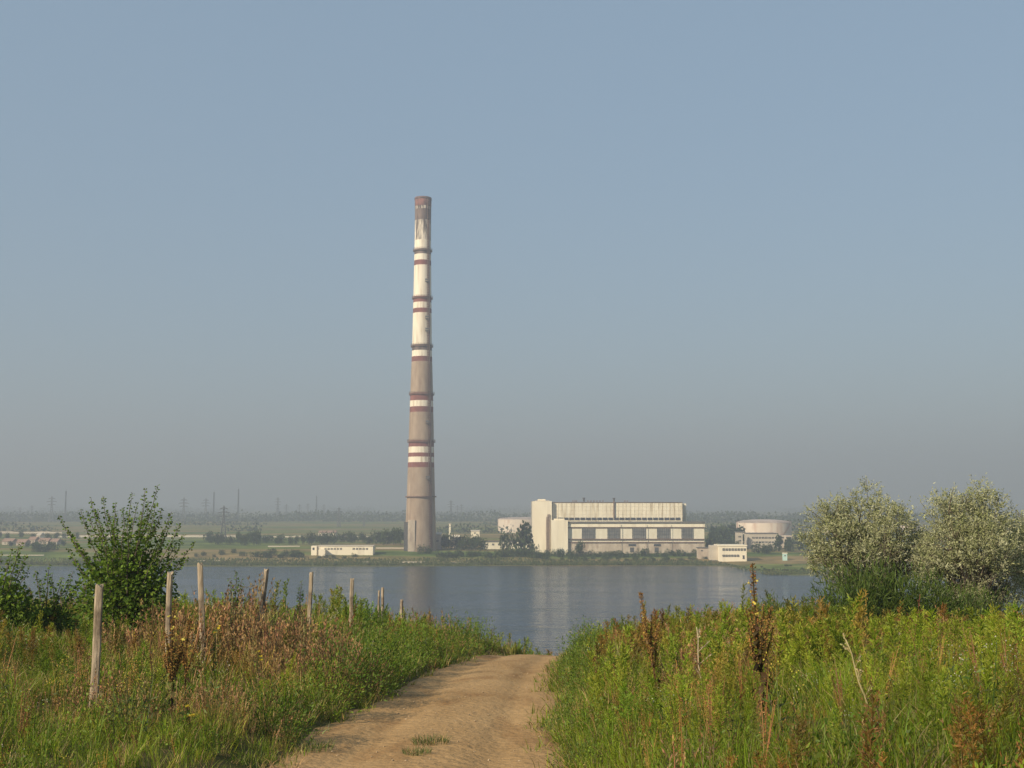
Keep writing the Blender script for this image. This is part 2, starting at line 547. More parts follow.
class Fol:
    """collects leaf quads and blade strips with a colour per vertex"""

    def __init__(s):
        s.V, s.Q, s.C, s.n = [], [], [], 0

    def quads(s, V, C):
        V = np.asarray(V, float).reshape(-1, 4, 3)
        m = len(V)
        s.V.append(V.reshape(-1, 3))
        s.Q.append(np.arange(m * 4).reshape(m, 4) + s.n)
        s.C.append(np.repeat(np.broadcast_to(np.asarray(C, float), (m, 3)), 4, 0))
        s.n += m * 4

    def leaves(s, p, d, L, W, C, r):
        """diamond leaves: base p, unit direction d, length L, width W"""
        p = np.asarray(p, float).reshape(-1, 3)
        n = len(p)
        d = np.broadcast_to(d, (n, 3))
        L = np.broadcast_to(L, (n,))[:, None]
        W = np.broadcast_to(W, (n,))[:, None]
        w = np.cross(d, r.normal(size=(n, 3)))
        w /= np.linalg.norm(w, axis=1)[:, None] + 1e-9
        mid = p + d * L * 0.45
        s.quads(np.stack([p, mid + w * W * 0.5, p + d * L, mid - w * W * 0.5], 1), C)

    def strip(s, pts, side, wid, C):
        """blades: pts (n, k, 3), side (n, 3), wid (n, k)"""
        n, k, _ = pts.shape
        a = pts - side[:, None] * wid[..., None] * 0.5
        b = pts + side[:, None] * wid[..., None] * 0.5
        V = np.stack([a, b], 2).reshape(n, 2 * k, 3)
        base = (np.arange(n) * 2 * k)[:, None, None]
        q = np.array([[2 * j, 2 * j + 1, 2 * j + 3, 2 * j + 2] for j in range(k - 1)])[None]
        s.V.append(V.reshape(-1, 3))
        s.Q.append((base + q).reshape(-1, 4) + s.n)
        s.C.append(np.repeat(np.broadcast_to(np.asarray(C, float), (n, 3)), 2 * k, 0))
        s.n += n * 2 * k

    def arr(s):
        return np.concatenate(s.V), np.concatenate(s.Q), np.concatenate(s.C)


def unit(v):
    return v / (np.linalg.norm(v, axis=-1, keepdims=True) + 1e-9)


def jit(c, n, r, amt=0.25):
    c = np.asarray(c, float)
    return np.clip(c * (1 + amt * r.normal(size=(n, 1))) * (1 + 0.4 * amt * r.normal(size=(n, 3))), 0.004, 0.9)


def blades(f, r, n, h, rad, lean, wid, c, k=4, base=None, dry=None):
    az = r.uniform(0, 2 * PI, n)
    rr = rad * np.sqrt(r.uniform(0, 1, n))
    b = np.stack([rr * np.cos(az), rr * np.sin(az), np.zeros(n)], 1)
    az2 = az + r.normal(0, 0.9, n)
    H = h * r.uniform(0.55, 1.1, n)
    ln = lean * r.uniform(0.2, 1.3, n)
    t = np.linspace(0, 1, k)
    out = H[:, None] * ln[:, None] * t ** 1.9
    up = H[:, None] * (t - 0.28 * ln[:, None] * t ** 3)
    pts = np.stack([b[:, :1] + np.cos(az2)[:, None] * out, b[:, 1:2] + np.sin(az2)[:, None] * out, up - 0.04], -1)
    if base is not None:
        pts = pts + base
    fa = r.uniform(0, 2 * PI, n)
    side = np.stack([np.cos(fa), np.sin(fa), 0 * fa], 1)
    W = wid * r.uniform(0.7, 1.3, n)[:, None] * np.array([0.8, 1.0, 0.75, 0.12] if k == 4 else [0.9, 1.0, 0.15])
    C = jit(c, n, r)
    if dry is not None:
        q = r.uniform(0, 1, n) < dry[1]
        C[q] = jit(dry[0], int(q.sum()), r)
    f.strip(pts, side, W, C)


def proto_grass(r, n=26, h=0.45, c=(0.1, 0.13, 0.03), dry=((0.3, 0.22, 0.1), 0.3), wid=0.011, rad=0.14, lean=0.5, k=4, heads=0, hc=(0.3, 0.2, 0.1)):
    f = Fol()
    blades(f, r, n, h, rad, lean, wid, c, k=k, dry=dry)
    for _ in range(heads):
        a = r.uniform(0, 2 * PI)
        hh = h * r.uniform(1.0, 1.5)
        ln = r.uniform(0.05, 0.3)
        t = np.linspace(0, 1, 4)
        pts = np.stack([np.cos(a) * (0.05 + hh * ln * t ** 2), np.sin(a) * (0.05 + hh * ln * t ** 2), hh * t], -1)[None]
        f.strip(pts, np.array([[math.cos(a + 1.3), math.sin(a + 1.3), 0]]), np.full((1, 4), 0.006), jit(hc, 1, r))
        m = 9
        tt = r.uniform(0.72, 1.03, m)
        p = np.stack([np.cos(a) * (0.05 + hh * ln * tt ** 2), np.sin(a) * (0.05 + hh * ln * tt ** 2), hh * tt], -1)
        f.leaves(p, unit(r.normal(size=(m, 3)) * 0.5 + [0, 0, 1.0]), 0.05, 0.016, jit(hc, m, r), r)
    return f.arr()


def proto_plume(r, h=1.0, c=(0.125, 0.165, 0.03), tip=(0.17, 0.19, 0.04), n=62, nb=12, leafw=0.016, fat=1.0):
    """feathery upright weed: leafy stem and a loose ascending panicle"""
    f = Fol()
    t = np.linspace(0, 1, 5)
    bx, by = r.normal(0, 0.07, 2)
    stem = lambda q: np.stack([bx * q ** 2, by * q ** 2, q * h], -1)
    for a in (0, PI / 2):
        f.strip(stem(t)[None], np.array([[math.cos(a), math.sin(a), 0]]), np.linspace(0.012, 0.004, 5)[None], jit(np.array(c) * 0.8, 1, r))
    q = r.uniform(0.1, 1.0, n) ** 0.8
    az = r.uniform(0, 2 * PI, n)
    el = r.uniform(0.1, 0.9, n) + 0.3 * q
    d = np.stack([np.cos(az) * np.cos(el), np.sin(az) * np.cos(el), np.sin(el)], 1)
    f.leaves(stem(q), d, fat * h * (0.17 - 0.1 * q) * r.uniform(0.7, 1.3, n), leafw * r.uniform(0.8, 1.4, n), jit(c, n, r, 0.12), r)
    for _ in range(nb):
        q0 = r.uniform(0.4, 0.93)
        a = r.uniform(0, 2 * PI)
        L = h * fat * (0.1 + 0.26 * (1 - q0)) * r.uniform(0.8, 1.3)
        e = r.uniform(0.75, 1.25)
        dd = np.array([math.cos(a) * math.cos(e), math.sin(a) * math.cos(e), math.sin(e)])
        m = 8
        s_ = r.uniform(0.2, 1.05, m)
        p = stem(np.array([q0])) + dd[None] * (s_ * L)[:, None]
        f.leaves(p, unit(dd + r.normal(0, 0.55, (m, 3))), h * 0.055 * r.uniform(0.7, 1.3, m), leafw * 0.95, jit(tip, m, r, 0.12), r)
    return f.arr()


def proto_dry(r, h=0.8, c=(0.16, 0.075, 0.035), ns=6, seeds=22, s=0.02, spread=0.3):
    """rusty dead weed: a few branched stems beset with small seed cases"""
    f = Fol()
    for _ in range(ns):
        a = r.uniform(0, 2 * PI)
        H = h * r.uniform(0.6, 1.1)
        ln = r.uniform(0.05, spread)
        t = np.linspace(0, 1, 4)
        pts = np.stack([np.cos(a) * H * ln * t ** 1.4, np.sin(a) * H * ln * t ** 1.4, H * t], -1)[None]
        f.strip(pts, np.array([[math.cos(a + 1.5), math.sin(a + 1.5), 0]]), np.array([[0.01, 0.008, 0.006, 0.003]]), jit(c, 1, r))
        m = seeds
        q = r.uniform(0.3, 1.03, m)
        p = np.stack([np.cos(a) * H * ln * q ** 1.4, np.sin(a) * H * ln * q ** 1.4, H * q], -1) + r.normal(0, 0.022 * h, (m, 3))
        f.leaves(p, unit(r.normal(size=(m, 3)) * 0.6 + [0, 0, 0.7]), s * r.uniform(0.8, 2.0, m), s * r.uniform(0.5, 0.9, m), jit(c, m, r, 0.35), r)
    return f.arr()


def proto_leafy(r, h=0.6, w=0.5, c=(0.05, 0.085, 0.022), n=260, L=0.075, W=0.035, ns=9):
    """low bushy herb: a dome of branching stems with broad small leaves"""
    f = Fol()
    for _ in range(ns):
        a = r.uniform(0, 2 * PI)
        e = r.uniform(0.55, 1.45)
        t = np.linspace(0, 1, 4)
        l = r.uniform(0.75, 1.1)
        pts = np.stack([np.cos(a) * w * np.cos(e) * l * t, np.sin(a) * w * np.cos(e) * l * t, h * np.sin(e) * l * t ** 0.85], -1)
        f.strip(pts[None], np.array([[math.cos(a + 1.5), math.sin(a + 1.5), 0]]), np.array([[0.012, 0.01, 0.007, 0.004]]), jit(np.array(c) * 0.9, 1, r))
    a = r.uniform(0, 2 * PI, n)
    e = np.arcsin(r.uniform(0.05, 1, n))
    rad = r.uniform(0.3, 1.0, n) ** 0.6 * (1 + 0.25 * np.sin(3 * a + r.uniform(0, 6)) * np.sin(2.3 * e * 2 + r.uniform(0, 6)))
    d = np.stack([np.cos(a) * np.cos(e), np.sin(a) * np.cos(e), np.sin(e)], 1)
    p = d * rad[:, None] * np.array([w, w, h])
    f.leaves(p, unit(d + r.normal(0, 0.6, (n, 3)) + [0, 0, 0.2]), L * r.uniform(0.6, 1.3, n), W * r.uniform(0.7, 1.3, n), jit(c, n, r, 0.17), r)
    return f.arr()


def proto_flowers(r, h=0.5, c=(0.7, 0.5, 0.03), ns=5, s=0.022, g=(0.09, 0.12, 0.03)):
    f = Fol()
    for _ in range(ns):
        a = r.uniform(0, 2 * PI)
        H = h * r.uniform(0.7, 1.15)
        ln = r.uniform(0.05, 0.35)
        t = np.linspace(0, 1, 3)
        pts = np.stack([np.cos(a) * H * ln * t, np.sin(a) * H * ln * t, H * t], -1)[None]
        f.strip(pts, np.array([[math.cos(a + 1.5), math.sin(a + 1.5), 0]]), np.array([[0.008, 0.006, 0.004]]), jit(g, 1, r))
        m = 6
        p = pts[0, 2] + r.normal(0, 0.03, (m, 3))
        f.leaves(p, unit(r.normal(size=(m, 3)) + [0, 0, 0.6]), s * 1.2, s, jit(c, m, r, 0.15), r)
        p = np.stack([np.cos(a) * H * ln * t[:2].mean() + r.normal(0, .03, 5), np.sin(a) * H * ln * .5 + r.normal(0, .03, 5), H * r.uniform(.2, .8, 5)], -1)
        f.leaves(p, unit(r.normal(size=(5, 3)) + [0, 0, 0.4]), 0.08, 0.016, jit(g, 5, r), r)
    return f.arr()


LOW = [(2.45, 11.2, 0.55, 2.2), (-4.1, 14.6, 0.5, 0.9), (-5.05, 14.4, 0.4, 0.9), (1.9, 15.4, 0.45, 1.5)]


def low(X, Y):
    """poorer spots around the posts and mulleins, where the growth stays short"""
    f = np.ones(len(X))
    for cx, cy, rx, ry in LOW:
        q = ((X - cx) / rx) ** 2 + ((Y - cy) / ry) ** 2
        f = np.minimum(f, 0.4 + 0.6 * sstep(0.6, 1.5, q))
    return f


def scatter(protos, X, Y, S, tint, r, dz=-0.02, tilt=0.12):
    n = len(X)
    S = S * low(X, Y)
    Z = height(X, Y) + dz
    which = r.integers(0, len(protos), n)
    Vs, Qs, Cs, off = [], [], [], 0
    for k, (V, Q, C) in enumerate(protos):
        s = np.where(which == k)[0]
        if not len(s):
            continue
        a = r.uniform(0, 2 * PI, len(s))
        ca, sa = np.cos(a), np.sin(a)
        tx, ty = r.normal(0, tilt, len(s)), r.normal(0, tilt, len(s))
        sc_ = S[s]
        hv = sc_ * r.uniform(0.8, 1.2, len(s))
        x = (V[None, :, 0] * ca[:, None] - V[None, :, 1] * sa[:, None]) * sc_[:, None]
        y = (V[None, :, 0] * sa[:, None] + V[None, :, 1] * ca[:, None]) * sc_[:, None]
        z = V[None, :, 2] * hv[:, None]
        x = x + z * tx[:, None] + X[s][:, None]
        y = y + z * ty[:, None] + Y[s][:, None]
        z = z + Z[s][:, None]
        Vs.append(np.stack([x, y, z], -1).reshape(-1, 3))
        Qs.append((Q[None] + (np.arange(len(s)) * len(V))[:, None, None]).reshape(-1, 4) + off)
        Cs.append((C[None] * tint[s][:, None]).reshape(-1, 3))
        off += len(s) * len(V)
    return np.concatenate(Vs), np.concatenate(Qs), np.concatenate(Cs)


def sample(r, y0, y1, dens, margin=3.5, side=0, gap=0.0):
    """random points on the banks inside the view and a margin beside it; side -1 left, 1 right"""
    xm = y1 * 0.427 + margin
    n = int((y1 - y0) * 2 * xm * dens)
    X, Y = r.uniform(-xm, xm, n), r.uniform(y0, y1, n)
    u = X - xc(Y)
    k = (np.abs(X) < Y * 0.427 + margin)
    hw = np.where(u < 0, halfw(Y, 0), halfw(Y, 1))
    k &= np.abs(u) > hw + gap
    if side:
        k &= (u * side > 0)
    return X[k], Y[k], (np.abs(u) - hw)[k], np.sign(u)[k]


def tints(n, r, amt=0.16):
    t = 1 + amt * r.normal(size=(n, 1)) + 0.05 * r.normal(size=(n, 3))
    return np.clip(t, 0.45, 1.7)


def stuff(name, arrs, mat, label):
    Vs, Qs, Cs, off = [], [], [], 0
    for V, Q, C in arrs:
        Vs.append(V)
        Qs.append(Q + off)
        Cs.append(C)
        off += len(V)
    o = mk(name, np.concatenate(Vs), np.concatenate(Qs), mat, C=np.concatenate(Cs))
    return tag(o, label, name.replace("_", " "), kind="stuff")


GREEN = (0.165, 0.22, 0.013)
LIME = (0.22, 0.285, 0.014)
TAN = (0.4, 0.3, 0.12)
RUST = (0.27, 0.14, 0.055)
OCHRE = (0.33, 0.235, 0.075)

# --- grass: tufts of blades over both banks
bands = [(4.5, 15, 36, 0.9, 4), (15, 24, 22, 1.25, 4), (24, 36, 13, 1.7, 3), (36, 62, 6, 2.5, 3)]
grass, dryg, plume, rusty, lowleaf, flw = [], [], [], [], [], []
for y0, y1, dens, ws, k in bands:
    pg = [proto_grass(R, 24, 0.5, GREEN, (TAN, 0.22), 0.011 * ws, 0.15, 0.5, k) for _ in range(5)]
    pd = [proto_grass(R, 20, 0.55, (0.34, 0.31, 0.07), (OCHRE, 0.4), 0.009 * ws, 0.15, 0.45, k, heads=4, hc=(0.28, 0.17, 0.08)) for _ in range(5)]
    X, Y, a, sd = sample(R, y0, y1, dens)
    dryness = vnoise(X, Y, 3.4, 31) * 0.65 + vnoise(X, Y, 1.1, 32) * 0.35
    # the fence line on the left is the driest, the far left the greenest
    fence = np.exp(-((X + 3.6) / 1.9) ** 2) * (sd < 0)
    dryness = dryness + 0.06 * fence * sstep(13, 15, Y) * sstep(40, 30, Y) - 0.14 * ((sd < 0) & (X < -6)) + 0.09 * ((sd < 0) & (Y < 17) & (Y > 13.2)) + 0.07 * ((sd < 0) & (Y < 13.2)) + 0.05 * ((sd > 0) & (X < 4) & (Y < 17)) - 0.07 * (sd > 0)
    isdry = dryness > 0.615
    S = R.uniform(0.65, 1.15, len(X)) * (0.72 + 0.28 * sstep(0, 1.2, a)) * (1 + 0.5 * (vnoise(X, Y, 1.8, 33) - 0.5)) * (0.72 + 0.28 * sstep(9, 15, Y))
    S = S * np.where((sd < 0), 0.78 + (0.1 + 0.3 * (X > -6)) * sstep(16, 23, Y), 1.0)
    g = ~isdry
    grass.append(scatter(pg, X[g], Y[g], S[g], tints(g.sum(), R) * (0.8 + 0.5 * vnoise(X[g], Y[g], 2.7, 34))[:, None], R))
    dryg.append(scatter(pd, X[isdry], Y[isdry], S[isdry], tints(isdry.sum(), R), R))
    # feathery green weeds, mostly the right bank and the far left
    lod = 1.0 if y0 < 24 else 1.3
    pp = [proto_plume(R, R.uniform(0.8, 1.05), GREEN if q % 2 else (0.16, 0.23, 0.014), (0.225, 0.275, 0.028), int(105 / lod), int(18 / lod), 0.012 * ws ** 0.65) for q in range(6)]
    X, Y, a, sd = sample(R, max(y0, 6), y1, 9.0 / lod, gap=0.35)
    w = vnoise(X, Y, 3.0, 41) * 0.7 + vnoise(X, Y, 1.2, 42) * 0.3
    want = np.where(sd > 0, 0.22 + 0.9 * sstep(0.35, 0.55, w) * (0.45 + 0.55 * sstep(1.0, 4.0, a)), 0.8 * sstep(0.38, 0.56, w) * np.maximum(0.5 + 0.5 * (X < -5.5), sstep(22, 27, Y)) * sstep(13.5, 17, Y))
    kk = R.uniform(0, 1, len(X)) < want
    X, Y, a, sd = X[kk], Y[kk], a[kk], sd[kk]
    S = R.uniform(0.7, 1.12, len(X)) * (0.7 + 0.3 * sstep(0, 2, a)) * np.where(sd > 0, 0.92 - 0.17 * sstep(14, 20, Y), 0.66 + 0.27 * (X > -6) * sstep(17, 24, Y)) * (0.7 + 0.3 * sstep(9, 18, Y)) * (0.58 + 0.84 * vnoise(X, Y, 1.4, 45))
    q_ = vnoise(X, Y, 2.1, 43)
    tn = tints(len(X), R, 0.2) * (0.62 + 0.75 * vnoise(X, Y, 3.2, 46))[:, None] * (np.array([1.0, 1, 1]) + np.outer(q_ - 0.5, [0.5, -0.05, 0.4]))
    wilt = sstep(0.56, 0.7, vnoise(X, Y, 2.4, 47) + 0.12 * (sd > 0) * (X < 3.6) * (Y < 20))[:, None]
    tn = tn * (1 - wilt) + tn * wilt * np.array([1.2, 0.62, 1.5])
    plume.append(scatter(pp, X, Y, S, tn, R))
    # rusty dead weeds along the fence and in patches on the right
    pr = [proto_dry(R, 0.72, [(0.27, 0.13, 0.05), (0.31, 0.2, 0.05), (0.21, 0.105, 0.05)][q % 3], 7, int(40 / lod), 0.013 * ws) for q in range(6)]
    X, Y, a, sd = sample(R, max(y0, 6), y1, 6.0 / lod, gap=0.2)
    w = vnoise(X, Y, 2.4, 51)
    want = np.where(sd < 0, 0.42 * sstep(0.44, 0.72, w + 0.16 * np.exp(-((X + 3.9) / 1.5) ** 2)) * (0.12 + 0.88 * sstep(23, 18, Y)) * (0.25 + 0.75 * (X > -6.5)), 0.95 * sstep(0.48, 0.64, w + 0.1 * (a < 2.6) + 0.14 * (X < 3.4) * (Y < 19)) * sstep(8, 12, Y))
    kk = R.uniform(0, 1, len(X)) < want
    X, Y, a = X[kk], Y[kk], a[kk]
    rusty.append(scatter(pr, X, Y, R.uniform(0.5, 1.0, len(X)) * (0.6 + 0.4 * sstep(0, 1.5, a)), tints(len(X), R, 0.22), R))
    # low leafy undergrowth
    pl = [proto_leafy(R, 0.4, 0.32, [(0.1, 0.155, 0.014), (0.14, 0.2, 0.016), (0.12, 0.17, 0.022)][q % 3], int(120 / lod), 0.042 * ws ** 0.7, 0.018 * ws ** 0.7, 5) for q in range(5)]
    X, Y, a, sd = sample(R, y0, y1, 3.2 / lod, gap=0.05)
    kk = R.uniform(0, 1, len(X)) < 0.25 + 0.75 * sstep(0.45, 0.6, vnoise(X, Y, 2.0, 61)) + 0.3 * (a < 0.9)
    X, Y, a = X[kk], Y[kk], a[kk]
    lowleaf.append(scatter(pl, X, Y, R.uniform(0.6, 1.3, len(X)) * (0.6 + 0.4 * sstep(0, 1.0, a)), tints(len(X), R, 0.2), R))
    # short trampled grass creeping onto the edges of the track
    pe = [proto_grass(R, 16, 0.2, GREEN, (TAN, 0.45), 0.009 * ws, 0.16, 0.9, k) for _ in range(4)]
    X, Y, a, sd = sample(R, y0, y1, 26 / lod, gap=-0.42)
    kk = (a < 0.25) & (R.uniform(0, 1, len(X)) < sstep(-0.45, 0.1, a) * (0.2 + 1.2 * vnoise(X, Y, 1.3, 81)))
    X, Y = X[kk], Y[kk]
    grass.append(scatter(pe, X, Y, R.uniform(0.5, 1.3, len(X)), tints(len(X), R), R, dz=0.015))
    # small flowers
    pf = [proto_flowers(R, 0.55, [(0.55, 0.45, 0.05), (0.5, 0.45, 0.06), (0.5, 0.47, 0.36)][q % 3], 5, 0.012 * ws) for q in range(6)]
    X, Y, a, sd = sample(R, y0, min(y1, 40), 2.2 / lod, gap=0.3)
    kk = R.uniform(0, 1, len(X)) < 0.12 + 0.8 * sstep(0.6, 0.8, vnoise(X, Y, 2.6, 71))
    X, Y = X[kk], Y[kk]
    flw.append(scatter(pf, X, Y, R.uniform(0.6, 1.2, len(X)), tints(len(X), R, 0.1), R))
stuff("grass", grass, M["grass"], "green meadow grass growing on both banks of the path")
stuff("dry_grass", dryg, M["dry"], "straw coloured seeding grass mixed through the banks")
stuff("feathery_weeds", plume, M["leaf"], "mass of feathery yellow green weeds on the banks")
stuff("dead_weeds", rusty, M["dry"], "rust brown dead weeds along the fence and path")
stuff("undergrowth", lowleaf, M["leaf"], "low dark green leafy undergrowth between the weeds")
stuff("wildflowers", flw, M["leaf"], "tiny yellow and white wildflowers dotted in the grass")

# pebbles and clods on the path
r = np.random.default_rng(3)
n = 800
Y = r.uniform(9, 44, n)
U = r.uniform(-0.95, 0.95, n)
X = xc(Y) + U * 1.55
s = 0.006 + 0.016 * r.uniform(0, 1, n) ** 3
oct_ = np.array([(1, 0, 0), (0, 1, 0), (-1, 0, 0), (0, -1, 0), (0, 0, .7), (0, 0, -.7)], float)
T8 = np.array([(0, 1, 4), (1, 2, 4), (2, 3, 4), (3, 0, 4), (1, 0, 5), (2, 1, 5), (3, 2, 5), (0, 3, 5)])
pz = height(X, Y) + 0.035 * np.sqrt(np.clip(1 - U ** 2, 0, 1)) + 0.012
V = oct_[None] * s[:, None, None] * r.uniform(0.6, 1.4, (n, 6, 1)) + np.stack([X, Y, pz], -1)[:, None]
tag(mk("gravel", V.reshape(-1, 3), None, M["stone"], F3=(T8[None] + (np.arange(n) * 6)[:, None, None]).reshape(-1, 3)), "small stones and clods scattered on the dirt path", "gravel", kind="stuff")

# ------------------------------------------------------------------ individual plants
r = np.random.default_rng(21)


def plant_from(name, proto, loc, mat, label, cat, group=None, s=1.0, rz=0.0):
    V, Q, C = proto
    o = mk(name, V, Q, mat, C=C)
    o.location = Vector([float(v) for v in loc])
    o.rotation_euler = (0, 0, rz)
    o.scale = (s, s, s)
    return tag(o, label, cat, group)


# tall plumes one can tell apart on the right bank
plume_src = []
for q in range(5):
    V, Q, C = proto_plume(r, 1.0, LIME if q % 2 else (0.175, 0.245, 0.015), (0.26, 0.3, 0.03), 150, 26, 0.0125, 1.1)
    plume_src.append(mk_mesh("feathery_weed", V, Q, M["leaf"], C=C))
proto_o = None
cnt = 0
while cnt < 90:
    Y = r.uniform(13, 27)
    X = r.uniform(3.2, Y * 0.43 + 1)
    if vnoise(np.array([X]), np.array([Y]), 2.6, 44)[0] < 0.42 or low(np.array([X]), np.array([Y]))[0] < 0.95:
        continue
    if proto_o is None:
        o = bpy.data.objects.new("feathery_weed", plume_src[0])
        col.objects.link(o)
        tag(o, "tall feathery lime green weed standing out of the right bank", "weed", "tall feathery weeds on the right bank")
        proto_o = o
    else:
        o = proto_o.copy()
        o.data = plume_src[cnt % 5]
        col.objects.link(o)
    o.location = (X, Y, gz(X, Y) - 0.03)
    o.rotation_euler = (r.normal(0, 0.06), r.normal(0, 0.06), r.uniform(0, 6.28))
    s = r.uniform(0.72, 0.95) - (0.1 if Y > 17 else 0)
    o.scale = (s, s, s)
    cnt += 1

# leafy bushes on the path edges
bush_src = []
for q in range(4):
    V, Q, C = proto_leafy(r, 0.75, 0.6, [(0.085, 0.14, 0.014), (0.14, 0.2, 0.018), (0.11, 0.17, 0.016), (0.1, 0.155, 0.026)][q], 1150, 0.055, 0.018, 14)
    bush_src.append(mk_mesh("leafy_bush", V, Q, M["leaf"], C=C))
bl = None
for (px, Y, s, q, du) in [(300, 14.6, .8, 0, .25), (0, 17.5, .85, 1, .3), (0, 19.5, 1.0, 0, .45), (0, 21.5, .9, 2, .25), (0, 23.5, 1.15, 0, .6), (0, 25.2, .9, 1, .3), (0, 27.5, 1.15, 2, .5), (0, 30, 1.0, 1, .35), (0, 32.5, 1.2, 2, .6), (0, 35, 1.05, 1, .4), (0, 37.5, 1.2, 0, .5), (0, 40, 1.1, 2, .5), (0, 42.5, 1.1, 1, .6)]:
    X = float(xc(Y) - halfw(np.array([Y]), 0)[0] - du)
    if bl is None:
        o = bl = bpy.data.objects.new("leafy_bush", bush_src[q])
        tag(o, "low green bush spilling over the left edge of the dirt path", "bush", "low bushes along the left edge of the path")
    else:
        o = bl.copy()
        o.data = bush_src[q]
    col.objects.link(o)
    o.location = (X, Y, gz(X, Y) - 0.05)
    o.rotation_euler = (0, 0, r.uniform(0, 6.28))
    s *= 1.3
    o.scale = (s, s, s * r.uniform(0.85, 1.1))
br = None
for (Y, s, q, du) in [(12.5, .55, 3, .1), (14.2, .7, 1, .25), (16, .6, 3, .15), (18, .85, 2, .5), (20, .8, 3, .35), (22.5, 1.0, 1, .6), (25, 1.05, 3, .6), (28, 1.15, 2, .7), (31, 1.2, 1, .8), (34, 1.1, 3, .7)]:
    X = float(xc(Y) + halfw(np.array([Y]), 1)[0] + du)
    o = bl.copy()
    o.data = bush_src[q]
    tag(o, "bushy green weed crowding the right edge of the dirt path", "bush", "bushy weeds along the right edge of the path")
    col.objects.link(o)
    o.location = (X, Y, gz(X, Y) - 0.05)
    o.rotation_euler = (0, 0, r.uniform(0, 6.28))
    o.scale = (s, s, s * r.uniform(0.9, 1.2))

# tufts growing in the track itself
for (px, py, Y, s, lab) in [(430, 733, 14.7, .62, "larger flat tuft of green grass growing in the middle of the track"), (417, 751, 13.7, .45, "smaller tuft of green grass in the middle of the track nearest the viewer"), (312, 742, 14.2, .7, "thin patch of grass on the left shoulder of the track below the bank")]:
    p = P(px, py, Y)
    V, Q, C = proto_grass(r, 170, 0.17, (0.12, 0.145, 0.04), (TAN, 0.12), 0.012, 0.36, 0.9)
    plant_from("grass_tuft", (V, Q, C), (p[0], Y, gz(p[0], Y) + 0.075), M["grass"], lab, "grass tuft", s=s)


def mullein(loc, h, label, seed, side=3, dark=(0.075, 0.05, 0.022), lv=34, green=0.0, flowers=8, lean=(0, 0)):
    r = np.random.default_rng(seed)
    t = root("mullein", loc, label, "mullein", "tall dried mulleins on the banks")
    L = np.array(loc, float)
    q = np.linspace(0, 1, 8)
    line = lambda q: L + np.stack([lean[0] * q ** 1.5, lean[1] * q ** 1.5, h * q], -1) + 0.012 * np.stack([np.sin(q * 7), np.cos(q * 6), 0 * q], -1)
    MB().tube(line(q), np.linspace(0.016, 0.006, 8), 6).build("stem", M["dry"], t, smooth=True, C=dark)
    # ascending side spikes
    ends = []
    for k in range(side * 3):
        a = r.uniform(0, 2 * PI)
        q0 = r.uniform(0.26, 0.5)
        l = h * r.uniform(0.2, 0.36)
        b = line(np.array([q0]))[0]
        s = np.linspace(0, 1, 5)
        pts = b + np.stack([np.cos(a) * 0.13 * s ** 0.7, np.sin(a) * 0.13 * s ** 0.7, l * s], -1)
        MB().tube(pts, np.linspace(0.008, 0.004, 5), 5).build("side_stem", M["dry"], t, smooth=True, C=dark)
        ends.append(pts)
    # seed capsules close around the spikes
    f = Fol()
    n = 230
    qq = r.uniform(0.5, 0.99, n)
    th = r.uniform(0, 2 * PI, n)
    rad = r.uniform(0.008, 0.03, n) * (1.25 - qq * 0.7)
    p = line(qq) + np.stack([np.cos(th) * rad, np.sin(th) * rad, 0 * th], -1)
    f.leaves(p, unit(np.stack([np.cos(th), np.sin(th), 0.7 + 0 * th], -1)), 0.028, 0.018, jit(np.array((0.24, 0.13, 0.04)), n, r, .2), r)
    for pts in ends:
        n = 110
        k = r.uniform(0.1, 1, n) * 4
        k0 = np.minimum(k.astype(int), 3)
        p = pts[k0] + (pts[k0 + 1] - pts[k0]) * (k - k0)[:, None] + r.normal(0, 0.012, (n, 3))
        f.leaves(p, unit(r.normal(size=(n, 3)) * 0.7 + [0, 0, 0.6]), 0.026, 0.016, jit((0.27, 0.155, 0.045), n, r, .2), r)
    V, Q, C = f.arr()
    mk("dry_blossom", V, Q, M["dry"], t, C=C)
    # drooping withered leaves up the lower stem
    f = Fol()
    n = lv
    qq = np.linspace(0.06, 0.6, n)
    th = np.arange(n) * 2.4 + r.normal(0, .3, n)
    l = (0.16 - 0.14 * qq) * r.uniform(0.8, 1.2, n)
    k = np.linspace(0, 1, 4)
    ox = np.outer(l, k)
    oz = np.outer(l, 0.45 * k - 1.0 * k ** 2 * 1.0)
    base = line(qq)
    pts = base[:, None] + np.stack([np.cos(th)[:, None] * ox, np.sin(th)[:, None] * ox, oz], -1)
    sidev = np.stack([-np.sin(th), np.cos(th), 0 * th], -1)
    lc = np.array(dark) * (1 - green) + np.array((0.09, 0.11, 0.03)) * green
    f.strip(pts, sidev, np.outer(0.047 * r.uniform(.7, 1.3, n), [0.35, 1.0, 0.9, 0.15]), jit(lc, n, r, 0.3))
    V, Q, C = f.arr()
    mk("withered_foliage", V, Q, M["dry"], t, C=C)
    f = Fol()
    qq = r.uniform(0.55, 0.9, flowers)
    th = r.uniform(0, 2 * PI, flowers)
    p = line(qq) + np.stack([np.cos(th) * .05, np.sin(th) * .05, 0 * th], -1)
    for _ in range(4):
        f.leaves(p, unit(r.normal(size=(flowers, 3))), 0.03, 0.026, jit((0.72, 0.6, 0.12), flowers, r, .1), r)
    V, Q, C = f.arr()
    mk("blossom", V, Q, M["leaf"], t, C=C)
    return t


def on_ground(px, Y, dz=-0.03):
    X = (px - 512.0) / F * Y * 1.005
    return (X, Y, gz(X, Y) + dz)


